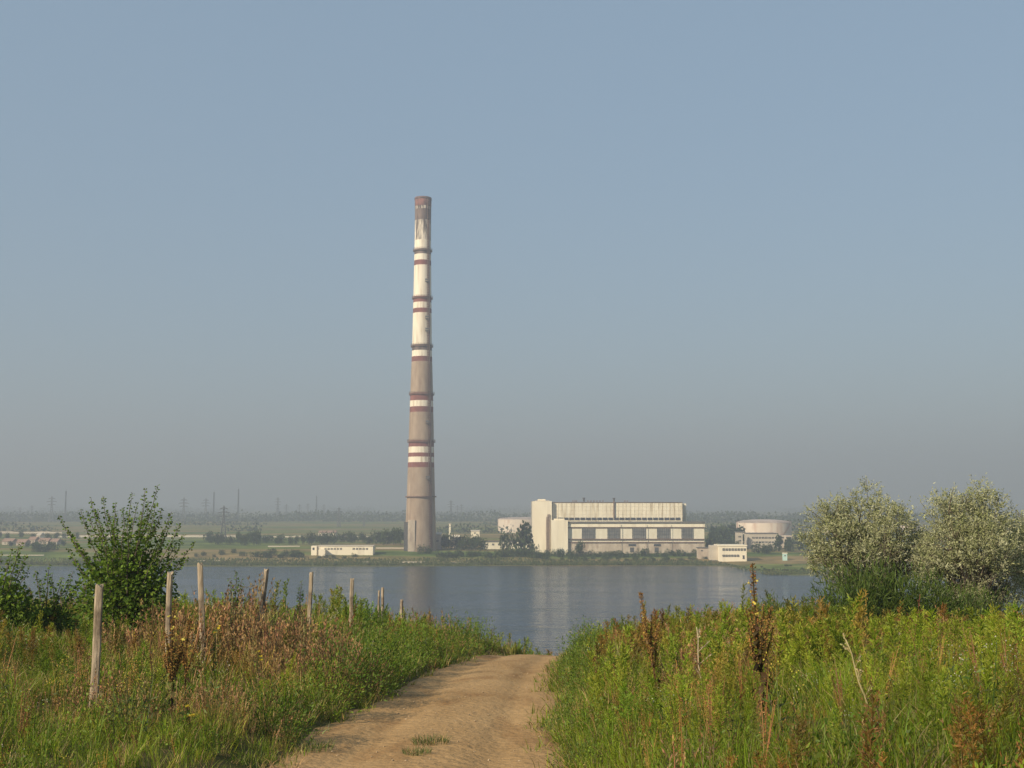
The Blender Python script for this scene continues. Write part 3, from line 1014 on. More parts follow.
mullein(on_ground(756, 12.6), 1.62, "tallest dried mullein with dark drooping leaves rising on the right bank", 1, 4, lv=50, dark=(0.06, 0.042, 0.018), lean=(-0.08, 0))
mullein(on_ground(652, 16.6), 1.45, "dried brown mullein with a leaning tip nearest the right side of the track", 2, 4, lv=14, dark=(0.12, 0.07, 0.03), lean=(-0.2, 0), flowers=5)
mullein(on_ground(180, 15.2), 1.45, "leafy mullein with several brown spikes growing beside a fence post", 3, 5, lv=34, green=0.55, flowers=12)
mullein(on_ground(192, 16.2), 1.2, "slender mullein half hidden behind the leafy mullein at the fence", 4, 2, lv=10, green=0.3, flowers=8, lean=(0.05, 0))


def stalk(loc, h, label, seed, c, lean):
    r = np.random.default_rng(seed)
    t = root("dead_stalk", loc, label, "stalk", "bare dead stalks in the weeds")
    L = np.array(loc, float)
    q = np.linspace(0, 1, 7)
    pts = L + np.stack([lean[0] * q ** 1.4, lean[1] * q, h * q], -1) + 0.015 * np.stack([np.sin(q * 9), np.cos(q * 8), 0 * q], -1)
    MB().tube(pts, np.linspace(0.012, 0.005, 7), 5).build("stem", M["dry"], t, smooth=True, C=c)
    f = Fol()
    for k in range(6):
        b = pts[r.integers(2, 6)]
        d = unit(np.array([lean[0] * 0.6 + r.normal(0, .5), r.normal(0, .4), 0.8]))
        e = b + d * h * r.uniform(0.12, 0.25)
        MB().bar(b, e, 0.004, 4).build("twig", M["dry"], t, C=c)
        s = r.uniform(0.3, 1, 14)
        f.leaves(b + (e - b) * s[:, None], unit(d + r.normal(0, .6, (14, 3))), 0.03, 0.014, jit(c, 14, r, .25), r)
    V, Q, C = f.arr()
    mk("dry_blossom", V, Q, M["dry"], t, C=C)


stalk(on_ground(903, 15.0), 1.15, "reddish brown dead stalk standing among the green weeds on the right", 5, (0.14, 0.06, 0.035), (0.12, 0))
stalk(on_ground(838, 17.5), 0.75, "pale straw coloured stalk leaning left among the right bank weeds", 6, (0.42, 0.32, 0.17), (-0.3, 0))
stalk(on_ground(697, 15.6), 0.95, "cream coloured bare stalk between the two mulleins on the right bank", 7, (0.5, 0.42, 0.28), (-0.06, 0))
stalk(on_ground(160, 17.5), 1.25, "thin brown dead stalk just left of the fence post by the bush", 8, (0.16, 0.09, 0.04), (-0.03, 0))
stalk(on_ground(860, 11.0), 0.75, "bent straw coloured stalk at the bottom edge of the right bank", 9, (0.4, 0.34, 0.17), (-0.2, 0))
for i_, (px, Y, h_) in enumerate([(414, 42, 1.0), (430, 41, 1.25), (452, 43, 0.9), (470, 44, 1.0), (491, 45, 0.9)]):
    stalk(on_ground(px, Y), h_, "dark seeding dock stalk on the crest against the water", 30 + i_, (0.12, 0.065, 0.04), (0.05, 0))


def primrose(px, py, Y, label, seed):
    p = P(px, py, Y)
    g = gz(p[0], Y)
    h = max(0.25, p[2] - g)
    t = root("evening_primrose", (p[0], Y, g), label, "flower")
    r = np.random.default_rng(seed)
    L = np.array([p[0], Y, g])
    q = np.linspace(0, 1, 5)
    pts = L + np.stack([0.04 * q ** 2, 0 * q, h * q], -1)
    MB().tube(pts, np.linspace(0.01, 0.005, 5), 5).build("stem", M["leaf"], t, C=(0.1, 0.12, 0.03))
    f = Fol()
    n = 22
    s = r.uniform(0.1, 0.95, n)
    f.leaves(L + np.stack([0.04 * s ** 2, 0 * s, h * s], -1), unit(r.normal(size=(n, 3)) + [0, 0, .3]), 0.1, 0.025, jit((0.08, 0.11, 0.03), n, r), r)
    V, Q, C = f.arr()
    mk("foliage", V, Q, M["leaf"], t, C=C)
    f = Fol()
    for k in range(3):
        c = pts[-1] + r.normal(0, 0.02, 3) - [0, 0, 0.05 * k]
        th = np.arange(4) * PI / 2 + k
        f.leaves(np.tile(c, (4, 1)), unit(np.stack([np.cos(th), np.sin(th) - 0.4, 0.5 + 0 * th], -1)), 0.036, 0.034, jit((0.75, 0.58, 0.05), 4, r, .06), r)
    V, Q, C = f.arr()
    mk("blossom", V, Q, M["leaf"], t, C=C)


primrose(184, 719, 13.5, "single yellow blossom low in the grass below the leafy mullein", 1)
primrose(256, 653, 18.5, "single yellow blossom in the dry weeds right of the fence posts", 2)
primrose(214, 625, 18.8, "yellow blossom at the foot of the tallest whitish fence post", 3)

# ------------------------------------------------------------------ fence posts
r = np.random.default_rng(77)


def post(px, ytop, ybase, Y, w, label, lean=0.0):
    top = P(px, ytop, Y)
    g = gz(top[0], Y)
    h = max(top[2] - g, 0.6)
    n = 10
    q = np.linspace(-0.1, 1, n)
    mb = MB()
    pts = np.stack([top[0] + lean * (q - 1) + 0.008 * np.sin(q * 5 + px), Y + 0.01 * np.cos(q * 6), g + h * q], -1)
    k = 9
    th = np.arange(k) * 2 * PI / k + r.uniform(0, 1)
    rr = w * 0.5 * (1 + 0.12 * np.sin(3 * th + r.uniform(0, 6)) + r.normal(0, 0.06, k))
    V = []
    for j in range(n):
        f_ = (1.03 - 0.08 * q[j]) * (1 + r.normal(0, 0.015))
        V += [(pts[j, 0] + rr[m_] * f_ * math.cos(th[m_]), pts[j, 1] + rr[m_] * f_ * math.sin(th[m_]), pts[j, 2] + (0.03 * math.sin(th[m_] * 2 + px) if j == n - 1 else 0)) for m_ in range(k)]
    V.append((pts[-1, 0], Y, pts[-1, 2] + 0.012))
    Q = [(j * k + m_, j * k + (m_ + 1) % k, (j + 1) * k + (m_ + 1) % k, (j + 1) * k + m_) for j in range(n - 1) for m_ in range(k)]
    T = [((n - 1) * k + m_, (n - 1) * k + (m_ + 1) % k, len(V) - 1) for m_ in range(k)]
    loc = (top[0], Y, g)
    o = mk("fence_post", V, Q, M["post"], loc=loc, F3=T)
    tag(o, label, "fence post", "weathered fence posts running to the water")
    return o


post(100, 586, 690, 15.0, 0.1, "nearest fence post, weathered with a dark lower half, standing clear of the grass", 0.03)
post(170.5, 573, 645, 18.3, 0.095, "straight tan fence post between the broad bush and the leafy mullein", 0.0)
post(200.5, 564, 640, 20.2, 0.09, "tall pale fence post leaning slightly, whitish top against the water", -0.09)
post(266, 570, 610, 24.0, 0.1, "leaning grey fence post in dry grass, first right of the tall pale one", 0.12)
post(311, 573, 600, 29.0, 0.105, "fence post below the left end of the long low white building", 0.02)
post(352.5, 579, 606, 34.0, 0.105, "thicker fence post below the right part of the low white building", 0.03)
post(383, 588, 603, 40.0, 0.1, "short fence post, taller of the close pair on the crest", 0.0)
post(379, 591, 603, 40.6, 0.07, "thin short fence post, left one of the close pair on the crest", 0.0)
post(402, 600, 612, 44.0, 0.12, "stubby fence post barely rising from the weeds near the track's crest", 0.05)

# ------------------------------------------------------------------ bushes and trees near the viewer


def spray_tree(name, loc, lobes, label, cat, seed, nspray, leaf, mat, cols, trunks, height_=3.5, twig=0.22, leaves_per=9, up=0.5, extra=0, group=None, trunk_r=0.06):
    """multi-stemmed tree: limbs run from the base into lobes, twigs with separate leaves fill the lobes"""
    r = np.random.default_rng(seed)
    t = root(name, loc, label, cat, group)
    L = np.array(loc, float)
    lobes = np.array(lobes, float)           # x y z rx ry rz relative to the base
    sub = []
    for lb in lobes:
        sub.append(np.concatenate([lb[:3], lb[3:] * 0.72]))
        for _ in range(5):
            dd = unit(r.normal(size=3) + [0, 0, 0.15])
            sub.append(np.concatenate([lb[:3] + dd * lb[3:] * r.uniform(0.6, 0.95), lb[3:] * r.uniform(0.26, 0.44)]))
    big, lobes = lobes, np.array(sub)
    w = lobes[:, 3] * lobes[:, 4] * lobes[:, 5]
    w = w ** 0.72
    w /= w.sum()
    which = r.choice(len(lobes), nspray, p=w)
    d = unit(r.normal(size=(nspray, 3)) + [0, 0, 0.25])
    rad = r.uniform(0.25, 1.0, nspray) ** 0.5 * (1 + 0.14 * r.normal(size=nspray))
    c = L + lobes[which, :3] + d * rad[:, None] * lobes[which, 3:]
    dirs = unit(d * [1, 1, 0.8] + r.normal(0, 0.5, (nspray, 3)) + [0, 0, up])
    tl = twig * r.uniform(0.6, 1.5, nspray)
    if extra:
        e = r.choice(nspray, extra)
        tl[e] *= 1.9
        dirs[e] = unit(dirs[e] + [0, 0, 1.2])
    f = Fol()
    k = leaves_per
    s = np.tile(np.linspace(0.1, 1.0, k), (nspray, 1)) + r.normal(0, 0.05, (nspray, k))
    p = c[:, None] + dirs[:, None] * (s * tl[:, None])[..., None]
    ld = unit(dirs[:, None] * 0.7 + r.normal(0, 0.75, (nspray, k, 3)))
    ci = r.integers(0, len(cols), nspray)
    C = np.array(cols)[ci] * (1 + 0.16 * r.normal(size=(nspray, 1)))
    C = np.repeat(C, k, 0) * (1 + 0.1 * r.normal(size=(nspray * k, 1)))
    f.leaves(p.reshape(-1, 3), ld.reshape(-1, 3), leaf[0] * r.uniform(0.6, 1.3, nspray * k), leaf[1] * r.uniform(0.7, 1.3, nspray * k), np.clip(C, 0.01, 0.9), r)
    V, Q, CC = f.arr()
    mk("crown", V, Q, mat, t, C=CC)
    # wood
    lobes = big
    mb = MB()
    tips = []
    for k in range(trunks):
        a = 2 * PI * k / trunks + r.uniform(-.4, .4)
        target = L + lobes[k % len(lobes), :3] * [1, 1, 0.95] + r.normal(0, 0.1, 3)
        b = L + [0.12 * math.cos(a), 0.12 * math.sin(a), -0.12]
        q = np.linspace(0, 1, 8)[:, None]
        bend = np.array([math.cos(a), math.sin(a), 0]) * 0.12 * height_ * 0.4
        pts = b * (1 - q) + target * q + bend * np.sin(q * PI) + r.normal(0, 0.015, (8, 3)) * q
        mb.tube(pts, np.linspace(trunk_r, trunk_r * 0.3, 8), 7)
        tips.append(pts)
    mb.build("trunk", M["bark"], t, smooth=True)
    mb = MB()
    for k in range(min(nspray, 260)):
        pts = tips[int(np.argmin([np.linalg.norm(tp[-1] - c[k]) for tp in tips]))]
        j = r.integers(3, 8)
        q = np.linspace(0, 1, 4)[:, None]
        e = c[k] + dirs[k] * tl[k] * 0.8
        pp = pts[j] * (1 - q) + e * q + np.array([0, 0, 0.08]) * np.sin(q * PI)
        mb.tube(pp, np.linspace(trunk_r * 0.22, 0.005, 4), 4, cap=False)
    mb.build("branch", M["bark"], t)
    return t


SILVER = [(0.37, 0.375, 0.22), (0.29, 0.305, 0.15), (0.4, 0.4, 0.25), (0.25, 0.27, 0.12), (0.33, 0.33, 0.17)]


def Lb(px, py, Y0, rx, rz, dy=0.0, ry=None, base=(0, 0, 0)):
    """a lobe given by its centre in the photo at the tree's own distance and its half sizes in pixels"""
    p = P(px, py, Y0 + dy)
    s = Y0 / F
    return (p[0] - base[0], dy, p[2] - base[2], rx * s, (ry or rx) * s, rz * s)


Y0 = 30.0
b0 = on_ground(872, Y0)
lob = [Lb(*a, base=b0) for a in [(838, 545, Y0, 34, 38, -.3), (862, 520, Y0, 30, 28, .3), (893, 528, Y0, 28, 30, -.2), (835, 515, Y0, 18, 20, 0), (905, 560, Y0, 24, 30, .4), (868, 558, Y0, 34, 24, .5), (880, 545, Y0, 26, 30, -.7), (822, 560, Y0, 15, 17, 0), (880, 590, Y0, 24, 18, .3), (920, 575, Y0, 18, 18, .2), (850, 585, Y0, 20, 14, .2), (812, 545, Y0, 12, 14, 0), (924, 550, Y0, 15, 24, .1)]]
spray_tree("olive_tree", b0, lob, "rounded silver leaved olive tree, left of the two on the right bank", "olive tree", 101, 3700, (0.075, 0.022), M["silver"], SILVER, 8, 3.4, 0.2, 10, 0.55, 110, "silver leaved trees on the right bank", 0.05)
b1 = on_ground(972, Y0 - 0.8)
Y1 = Y0 - 0.8
lob = [Lb(*a, base=b1) for a in [(965, 525, Y1, 34, 36, .2), (990, 515, Y1, 26, 28, 0), (950, 545, Y1, 30, 30, -.4), (985, 555, Y1, 38, 34, -.6), (958, 580, Y1, 32, 26, .2), (1000, 585, Y1, 34, 26, .3), (942, 512, Y1, 16, 18, 0), (1010, 545, Y1, 24, 28, .3), (965, 600, Y1, 26, 14, -.3), (940, 585, Y1, 20, 22, .2), (1000, 605, Y1, 26, 16, .1), (930, 562, Y1, 16, 24, .1)]]
spray_tree("olive_tree", b1, lob, "taller silver leaved olive tree with dark open heart, second from left on the right bank", "olive tree", 102, 4500, (0.075, 0.022), M["silver"], SILVER, 9, 3.6, 0.21, 10, 0.6, 140, "silver leaved trees on the right bank", 0.05)
b2 = on_ground(1052, Y0 + 0.6)
Y2 = Y0 + 0.6
lob = [Lb(*a, base=b2) for a in [(1040, 535, Y2, 34, 34, 0), (1062, 520, Y2, 28, 28, 0), (1030, 565, Y2, 28, 28, 0), (1070, 560, Y2, 36, 36, .3), (1050, 590, Y2, 34, 24, 0)]]
spray_tree("olive_tree", b2, lob, "silver leaved olive tree cut off by the right edge of the view", "olive tree", 103, 2500, (0.075, 0.022), M["silver"], SILVER, 6, 3.4, 0.2, 10, 0.6, 140, "silver leaved trees on the right bank", 0.05)

# green scrub at the feet of the olives
r = np.random.default_rng(140)
scr = None
for (px, Y, s) in [(832, 27, 1.6), (846, 27.5, 2.0), (862, 27.8, 2.1), (880, 27.4, 2.0), (898, 27.8, 1.9), (916, 27.2, 1.8), (934, 27.4, 1.6), (952, 27.2, 1.5), (975, 27.4, 1.5), (768, 34, 1.35), (785, 36, 1.2), (1005, 27, 1.1)]:
    if scr is None:
        V, Q, C = proto_leafy(r, 0.85, 0.7, (0.075, 0.115, 0.02), 1900, 0.11, 0.016, 18)
        scm = mk_mesh("scrub_bush", V, Q, M["leaf"], C=C)
        o = scr = bpy.data.objects.new("scrub_bush", scm)
        tag(o, "dark green narrow leaved scrub at the feet of the silver trees", "bush", "dark scrub below the silver trees")
    else:
        o = scr.copy()
    if px < 800:
        tag(o, "wispy dark green scrub standing against the water on the right crest", "bush", "wispy scrub on the right crest")
    col.objects.link(o)
    o.location = on_ground(px, Y, -0.05)
    o.rotation_euler = (0, 0, r.uniform(0, 6.28))
    o.scale = (s * 0.8, s * 0.8, s)


# broad green bush on the left: upright shoots with separate broad leaves
def shoot_bush(loc, Y, shoots, label, seed, leaf=(0.092, 0.06), cols=((0.07, 0.13, 0.014), (0.11, 0.185, 0.02), (0.155, 0.225, 0.025)), step=0.034, cat="bush", name="broadleaf_bush", fill=1200, fr=(0.75, 0.75, 0.6), group=None):
    r = np.random.default_rng(seed)
    t = root(name, loc, label, cat, group)
    L = np.array(loc, float)
    f = Fol()
    mb = MB()
    cols = np.array(cols)
    for (px, py, dy) in shoots:
        e = P(px, py, Y + dy)
        b = L + r.normal(0, 0.1, 3) * [1, 1, 0]
        q = np.linspace(0, 1, 10)[:, None]
        side = (e - b) * [1, 1, 0]
        pts = b * (1 - q) + e * q - side * 0.28 * np.sin(q * PI) * (1 - q) + r.normal(0, 0.012, (10, 3)) * q
        ln = np.linalg.norm(e - b)
        mb.tube(pts, np.linspace(0.02, 0.004, 10), 5)
        n = int(ln / step * 2.4)
        s = r.uniform(0.2, 1.0, n) ** 0.85 * 9
        k0 = np.minimum(s.astype(int), 8)
        p = pts[k0] + (pts[k0 + 1] - pts[k0]) * (s - k0)[:, None]
        th = r.uniform(0, 2 * PI, n)
        out_ = np.stack([np.cos(th), np.sin(th), r.uniform(-0.5, 0.7, n)], 1)
        pet = 0.02 + 0.1 * (1 - s / 9)
        C = cols[r.integers(0, len(cols), n)] * (1 + 0.2 * r.normal(size=(n, 1)))
        size = (1.0 - 0.5 * (s / 9) ** 3)
        f.leaves(p + unit(out_) * pet[:, None] * r.uniform(0.2, 1.0, (n, 1)), unit(out_ + r.normal(0, 0.4, (n, 3))), leaf[0] * size * r.uniform(.7, 1.2, n), leaf[1] * size * r.uniform(.7, 1.2, n), np.clip(C, 0.01, 1), r)
    n = fill
    d = unit(r.normal(size=(n, 3)))
    p = L + [0, 0, fr[2] * 1.15] + d * (r.uniform(0.1, 1, n) ** 0.45)[:, None] * np.array(fr)
    C = cols[r.integers(0, len(cols), n)] * 0.95 * (1 + 0.2 * r.normal(size=(n, 1)))
    f.leaves(p, unit(d + r.normal(0, .7, (n, 3))), leaf[0] * r.uniform(.6, 1.1, n), leaf[1] * r.uniform(.7, 1.1, n), np.clip(C, 0.01, 1), r)
    V, Q, C = f.arr()
    mk("crown", V, Q, M["leaf"], t, C=C)
    mb.build("stem", M["bark"], t, smooth=True)
    return t


YB = 22.0
bb = on_ground(132, YB)
sh = [(58, 516, -.2), (66, 528, .2), (84, 552, 0), (90, 497, 0), (88, 512, .4), (103, 497, .1), (99, 520, -.4), (115, 503, 0), (112, 526, .5), (131, 494, .2), (128, 514, -.5), (146, 490, -.1), (143, 508, .5), (158, 486, .1), (155, 505, -.3), (170, 513, 0), (166, 530, .4), (180, 524, -.2), (178, 540, .3), (196, 542, 0), (188, 556, -.4), (75, 560, .5), (122, 530, -.6), (150, 525, -.6), (105, 545, -.6), (160, 545, -.7), (138, 535, .7), (95, 535, .6), (80, 510, 0), (97, 507, .3), (109, 512, -.3), (123, 508, .2), (136, 503, -.3), (150, 500, .3), (163, 508, -.2), (172, 520, .2), (74, 540, -.3), (185, 536, -.2), (68, 548, .2), (115, 520, 0), (140, 520, .1), (157, 520, 0)]
shoot_bush(bb, YB, sh, "large dark green bush with upright leafy shoots behind the fence posts", 201, fill=3800, fr=(0.92, 0.82, 0.85))
bb = on_ground(6, 23)
sh = [(-18, 545, 0), (-8, 548, .3), (2, 552, 0), (12, 548, -.2), (22, 541, 0), (27, 553, .3), (8, 560, .4), (30, 566, 0), (-25, 556, .2), (16, 558, -.4)]
shoot_bush(bb, 23, sh, "dark green bush cut off by the left edge of the view", 202, fill=3000, fr=(0.75, 0.6, 0.55))
bb = on_ground(58, 24)
sh = [(36, 571, 0), (49, 563, 0), (52, 574, .3), (63, 576, 0), (73, 572, .2), (70, 582, -.2), (42, 580, .3), (80, 580, 0)]
shoot_bush(bb, 24, sh, "small low green bush between the edge bush and the large bush", 203, fill=1300, fr=(0.6, 0.5, 0.32))
bb = on_ground(236, 25)
shoot_bush(bb, 25, [(236, 571, 0), (230, 578, 0), (242, 580, 0)], "small green sapling on the crest between two fence posts", 204, fill=120, fr=(0.2, 0.2, 0.3), leaf=(0.09, 0.04))
bb = on_ground(302, 30)
shoot_bush(bb, 30, [(302, 580, 0), (299, 588, 0)], "narrow green sapling on the crest just left of a fence post", 205, fill=90, fr=(0.18, 0.2, 0.3), leaf=(0.09, 0.04))

# ------------------------------------------------------------------ chimney
YC = 620.0
pc = P(420.5, 548, YC)
cz0 = gz(pc[0], YC) - 0.3
CX, CY = float(pc[0]), YC


def zc(py):
    return float(P(420.5, py, YC)[2])


ch = root("chimney", (CX, CY, cz0), "very tall tapering concrete chimney with red and white bands", "chimney")
rad_y = np.array([198, 222, 250, 345, 400, 450, 497, 548, 552.0])
rad_px = np.array([8.5, 8.25, 8.4, 9.9, 11.6, 12.8, 14.0, 15.8, 16.0])


def crad(py):
    return np.interp(py, rad_y, rad_px) * YC / F * 1.0


CON, WHT, RED, SOO, SWH, SRD = 0, 1, 2, 3, 4, 5
bandsC = [(198, 207, SRD), (207, 210, SWH), (210, 221, SOO), (221, 241, SWH), (241, 250, WHT), (250, 255, SOO), (255, 261, WHT), (261, 266, RED), (266, 297, WHT), (297, 303, RED), (303, 309, WHT), (309, 313.5, RED), (313.5, 345, WHT), (345, 351, SOO), (351, 357, WHT), (357, 362, RED), (362, 393.5, CON), (393.5, 401, RED), (401, 407, WHT), (407, 412.5, RED), (412.5, 441, CON), (441, 447, RED), (447, 453, WHT), (453, 457, RED), (457, 462.5, WHT), (462.5, 467.5, RED), (467.5, 552, CON)]
rows, mats_ = [], []
for a, b_, mm in bandsC:
    k = max(1, int((b_ - a) / 8))
    for j in range(k):
        rows.append(a + (b_ - a) * j / k)
        mats_.append(mm)
rows.append(552)
ns = 48
th = np.arange(ns) * 2 * PI / ns
V = []
for y in rows:
    rr = crad(y)
    z = zc(y)
    V += [(CX + rr * math.cos(a), CY + rr * math.sin(a), z) for a in th]
Q, mi = [], []
for j in range(len(rows) - 1):
    for k in range(ns):
        Q.append((j * ns + k, (j + 1) * ns + k, (j + 1) * ns + (k + 1) % ns, j * ns + (k + 1) % ns))
        mi.append(mats_[j])
# rim and mouth
nb = len(V)
rr = crad(198) - 0.7
V += [(CX + rr * math.cos(a), CY + rr * math.sin(a), zc(198)) for a in th]
V += [(CX + rr * math.cos(a), CY + rr * math.sin(a), zc(198) - 6) for a in th]
for k in range(ns):
    Q.append((k, (k + 1) % ns, nb + (k + 1) % ns, nb + k))
    Q.append((nb + k, nb + (k + 1) % ns, nb + ns + (k + 1) % ns, nb + ns + k))
    mi += [SOO, SOO]
mk("shaft", V, Q, [M["concrete"], M["paintwhite"], M["paintred"], M["soot"], M["paintsooty"], M["sootyred"]], ch, mi=mi, smooth=True)


def ring(py, wid, hgt, mat, rail=True):
    mb = MB()
    z = zc(py)
    r0 = crad(py) + 0.02
    for k in range(ns):
        a0, a1 = th[k], th[k] + 2 * PI / ns
        V = [(CX + q * math.cos(a), CY + q * math.sin(a), zz) for zz in (z - hgt, z) for q in (r0, r0 + wid) for a in (a0, a1)]
        mb.add(V, [(0, 2, 3, 1), (4, 5, 7, 6), (2, 6, 7, 3), (0, 1, 5, 4)])
    o = mb.build("platform", M[mat], ch)
    if rail:
        m2 = MB()
        pts = [(CX + (r0 + wid) * math.cos(a), CY + (r0 + wid) * math.sin(a)) for a in th]
        for zz in (0.55, 1.1):
            m2.tube([(x, y, z + zz) for x, y in pts] + [(pts[0][0], pts[0][1], z + zz)], 0.07, 4, cap=False)
        for x, y in pts[::2]:
            m2.bar((x, y, z), (x, y, z + 1.1), 0.06)
        m2.build("railing", M["rusty"], o)


for y in (251, 298.5, 346.5, 394.5, 442):
    ring(y, 0.65, 0.35, "rusty")
ring(496, 0.75, 0.7, "rusty", False)
ring(199.0, 0.18, 0.5, "soot", False)
# caged ladder up the right of the lit face
la = math.radians(-90 + 40)
mb = MB()
for y0, y1 in zip(range(200, 548, 12), range(212, 560, 12)):
    y1 = min(y1, 548)
    for dw in (-0.5, 0.5):
        pts = []
        for y in (y0, y1):
            q = crad(y) + 0.55
            pts.append((CX + q * math.cos(la) - dw * math.sin(la), CY + q * math.sin(la) + dw * math.cos(la), zc(y)))
        mb.bar(pts[0], pts[1], 0.13)
    for q_ in np.linspace(y0, y1, 6):
        q = crad(q_) + 0.55
        c_, s_ = math.cos(la), math.sin(la)
        mb.bar((CX + q * c_ + .5 * s_, CY + q * s_ - .5 * c_, zc(q_)), (CX + q * c_ - .5 * s_, CY + q * s_ + .5 * c_, zc(q_)), 0.09)
        for dw in (-0.5, 0.5):
            mb.bar((CX + (q - .6) * c_ - dw * s_, CY + (q - .6) * s_ + dw * c_, zc(q_)), (CX + (q + .5) * c_ - dw * s_, CY + (q + .5) * s_ + dw * c_, zc(q_)), 0.09)
        mb.bar((CX + (q + .5) * c_ + .5 * s_, CY + (q + .5) * s_ - .5 * c_, zc(q_)), (CX + (q + .5) * c_ - .5 * s_, CY + (q + .5) * s_ + .5 * c_, zc(q_)), 0.09)
mb.build("ladder", M["rusty"], ch)
l2 = math.radians(-90 + 47)
pts = [(CX + (crad(y) + 0.4) * math.cos(l2), CY + (crad(y) + 0.4) * math.sin(l2), zc(y)) for y in np.linspace(222, 548, 20)]
MB().tube(pts, 0.38, 8).build("conduit", M["rusty"], ch, smooth=True)
for y in (283, 320, 332, 424, 479):
    q = crad(y) + 0.9
    mb = MB()
    x, yy = CX + q * math.cos(la - 0.16), CY + q * math.sin(la - 0.16)
    mb.box(x - 1.0, x + 1.0, yy - 0.7, yy + 0.7, zc(y) - 0.15, zc(y) + 0.1)
    for dx in (-1, 1):
        mb.bar((x + dx * .95, yy - .65, zc(y)), (x + dx * .95, yy - .65, zc(y) + 1.4), 0.08)
    mb.box(x - 1.0, x + 1.0, yy - 0.7, yy - 0.62, zc(y) + 0.5, zc(y) + 1.4)
    mb.build("landing", M["darksteel"], ch)
# flue inlet on the left of the foot
p0, p1 = P(404.3, 522, YC - 4), P(408, 548, YC - 4)
MB().box(p0[0], p1[0], YC - 5.5, YC - 1.5, cz0, p0[2]).build("flue_duct", M["darksteel"], ch)
p0, p1 = P(408.2, 520, YC - 7), P(415, 548, YC - 7)
MB().box(p0[0], p1[0], YC - 8.2, YC - 5, cz0, p0[2]).build("flue_wall", M["beige"], ch)

# ------------------------------------------------------------------ power station
YS = 628.0


def px_box(mb, x0, x1, y0, y1, Y, depth, mi=0, zb=None):
    a, b_ = P(x0, y0, Y), P(x1, y1, Y)
    mb.box(a[0], b_[0], Y, Y + depth, b_[2] if zb is None else zb, a[2], mi)
    return mb


sz = 1.2
st = root("power_station", (P(618, 550, YS)[0], YS, sz), "long pale power station hall with windowed front and tall blank end tower", "power station")
mb = px_box(MB(), 552.4, 682.5, 502.6, 530, YS + 4.5, 50, zb=sz)
for k in range(33):
    px_box(mb, 554.2 + k * 4.0, 554.55 + k * 4.0, 502.9, 517.2, YS + 4.36, 0.137)
for y in (506.4, 510.2, 514):
    px_box(mb, 552.6, 682.3, y - .12, y + .12, YS + 4.4, 0.096)
mb.build("boiler_hall", M["cladding"], st)
px_box(MB(), 682.6, 686.5, 503.5, 530, YS + 12, 30, zb=sz).build("side_bay", M["cladding"], st)
px_box(MB(), 552, 683, 502.05, 502.5, YS + 4.1, 51.5).build("roof", M["rusty"], st)
# clerestory strip under the upper hall
mb = MB()
for k in range(22):
    x0 = 558 + k * 5.6
    px_box(mb, x0, x0 + 4.6, 517.6, 520.0, YS + 4.15, 0.33)
mb.build("clerestory_window", M["glass"], st)
px_box(MB(), 613.4, 614.6, 501, 518, YS + 3.6, 0.88).build("downpipe", M["rusty"], st)
tw = px_box(MB(), 533, 552, 501.2, 552, YS + 2, 62, zb=sz).build("end_tower", M["white"], st)
px_box(MB(), 538, 545.5, 499.2, 501.15, YS + 6, 14).build("rooftop_hut", M["white"], tw)
px_box(MB(), 536, 549.5, 500.5, 501.15, YS + 4, 50).build("parapet", M["wallconc"], tw)
t2 = px_box(MB(), 551.3, 568, 520.2, 553, YS - 2.2, 4.1, zb=sz).build("stair_tower", M["white"], st)
px_box(MB(), 554, 564.5, 518.6, 520.15, YS - 1.4, 3).build("rooftop_hut", M["white"], t2)
# ladder and pipes between the towers
mb = MB()
for k, x in enumerate((546.6, 548.0, 549.4)):
    a, b_ = P(x, 514 if k else 517, YS + 1.4), P(x, 551, YS + 1.4)
    mb.bar(tuple(a), tuple(b_), 0.22, 6)
for y in np.linspace(516, 550, 24):
    a, b_ = P(546.6, y, YS + 1.4), P(549.4, y, YS + 1.4)
    mb.bar(tuple(a), tuple(b_), 0.13, 4)
mb.build("ladder", M["rusty"], st)
# turbine hall
th_ = px_box(MB(), 568.1, 704.6, 523.2, 552, YS, 4.4, zb=sz).build("turbine_hall", M["panel"], st)
px_box(MB(), 567.9, 705.2, 521.6, 523.1, YS - 1.2, 5.6).build("roof", M["roofgrey"], th_)
px_box(MB(), 568.2, 705.0, 523.3, 527.0, YS - 0.6, 0.58).build("fascia", M["white"], th_)
px_box(MB(), 568.3, 704.6, 527.1, 528.2, YS - 0.35, 0.33).build("painted_shadow_strip", M["rusty"], th_)  # solid dark strip standing in for the line of shade under the fascia
px_box(MB(), 568.3, 704.6, 538.8, 539.5, YS - 0.9, 0.88).build("ledge", M["rusty"], th_)
px_box(MB(), 568.3, 704.8, 541.9, 542.8, YS - 0.9, 0.88).build("ledge", M["rusty"], th_)
px_box(MB(), 568.3, 704.6, 543.1, 552, YS - 0.4, 0.38, zb=sz).build("base_wall", M["beige"], th_)
for (x0, x1) in [(582, 594.6), (607.6, 619.5), (632.4, 645.3), (657.2, 669.8), (681.6, 692.8)]:
    g = px_box(MB(), x0, x1, 527.6, 538.5, YS - 0.25, 0.23).build("window", M["glazing"], th_)
    mb = MB()
    for x in np.linspace(x0, x1, 8):
        px_box(mb, x - .18, x + .18, 527.6, 538.5, YS - 0.5, 0.22)
    for y in (531, 534.7):
        px_box(mb, x0, x1, y - .12, y + .12, YS - 0.45, 0.15)
    mb.build("mullion", M["darksteel"], g)
for (x0, x1, y0, y1) in [(628.5, 636, 544, 546.2), (653.8, 660.8, 544, 546.2)]:
    px_box(MB(), x0, x1, y0, y1, YS - 0.6, 0.18).build("window", M["glass"], th_)
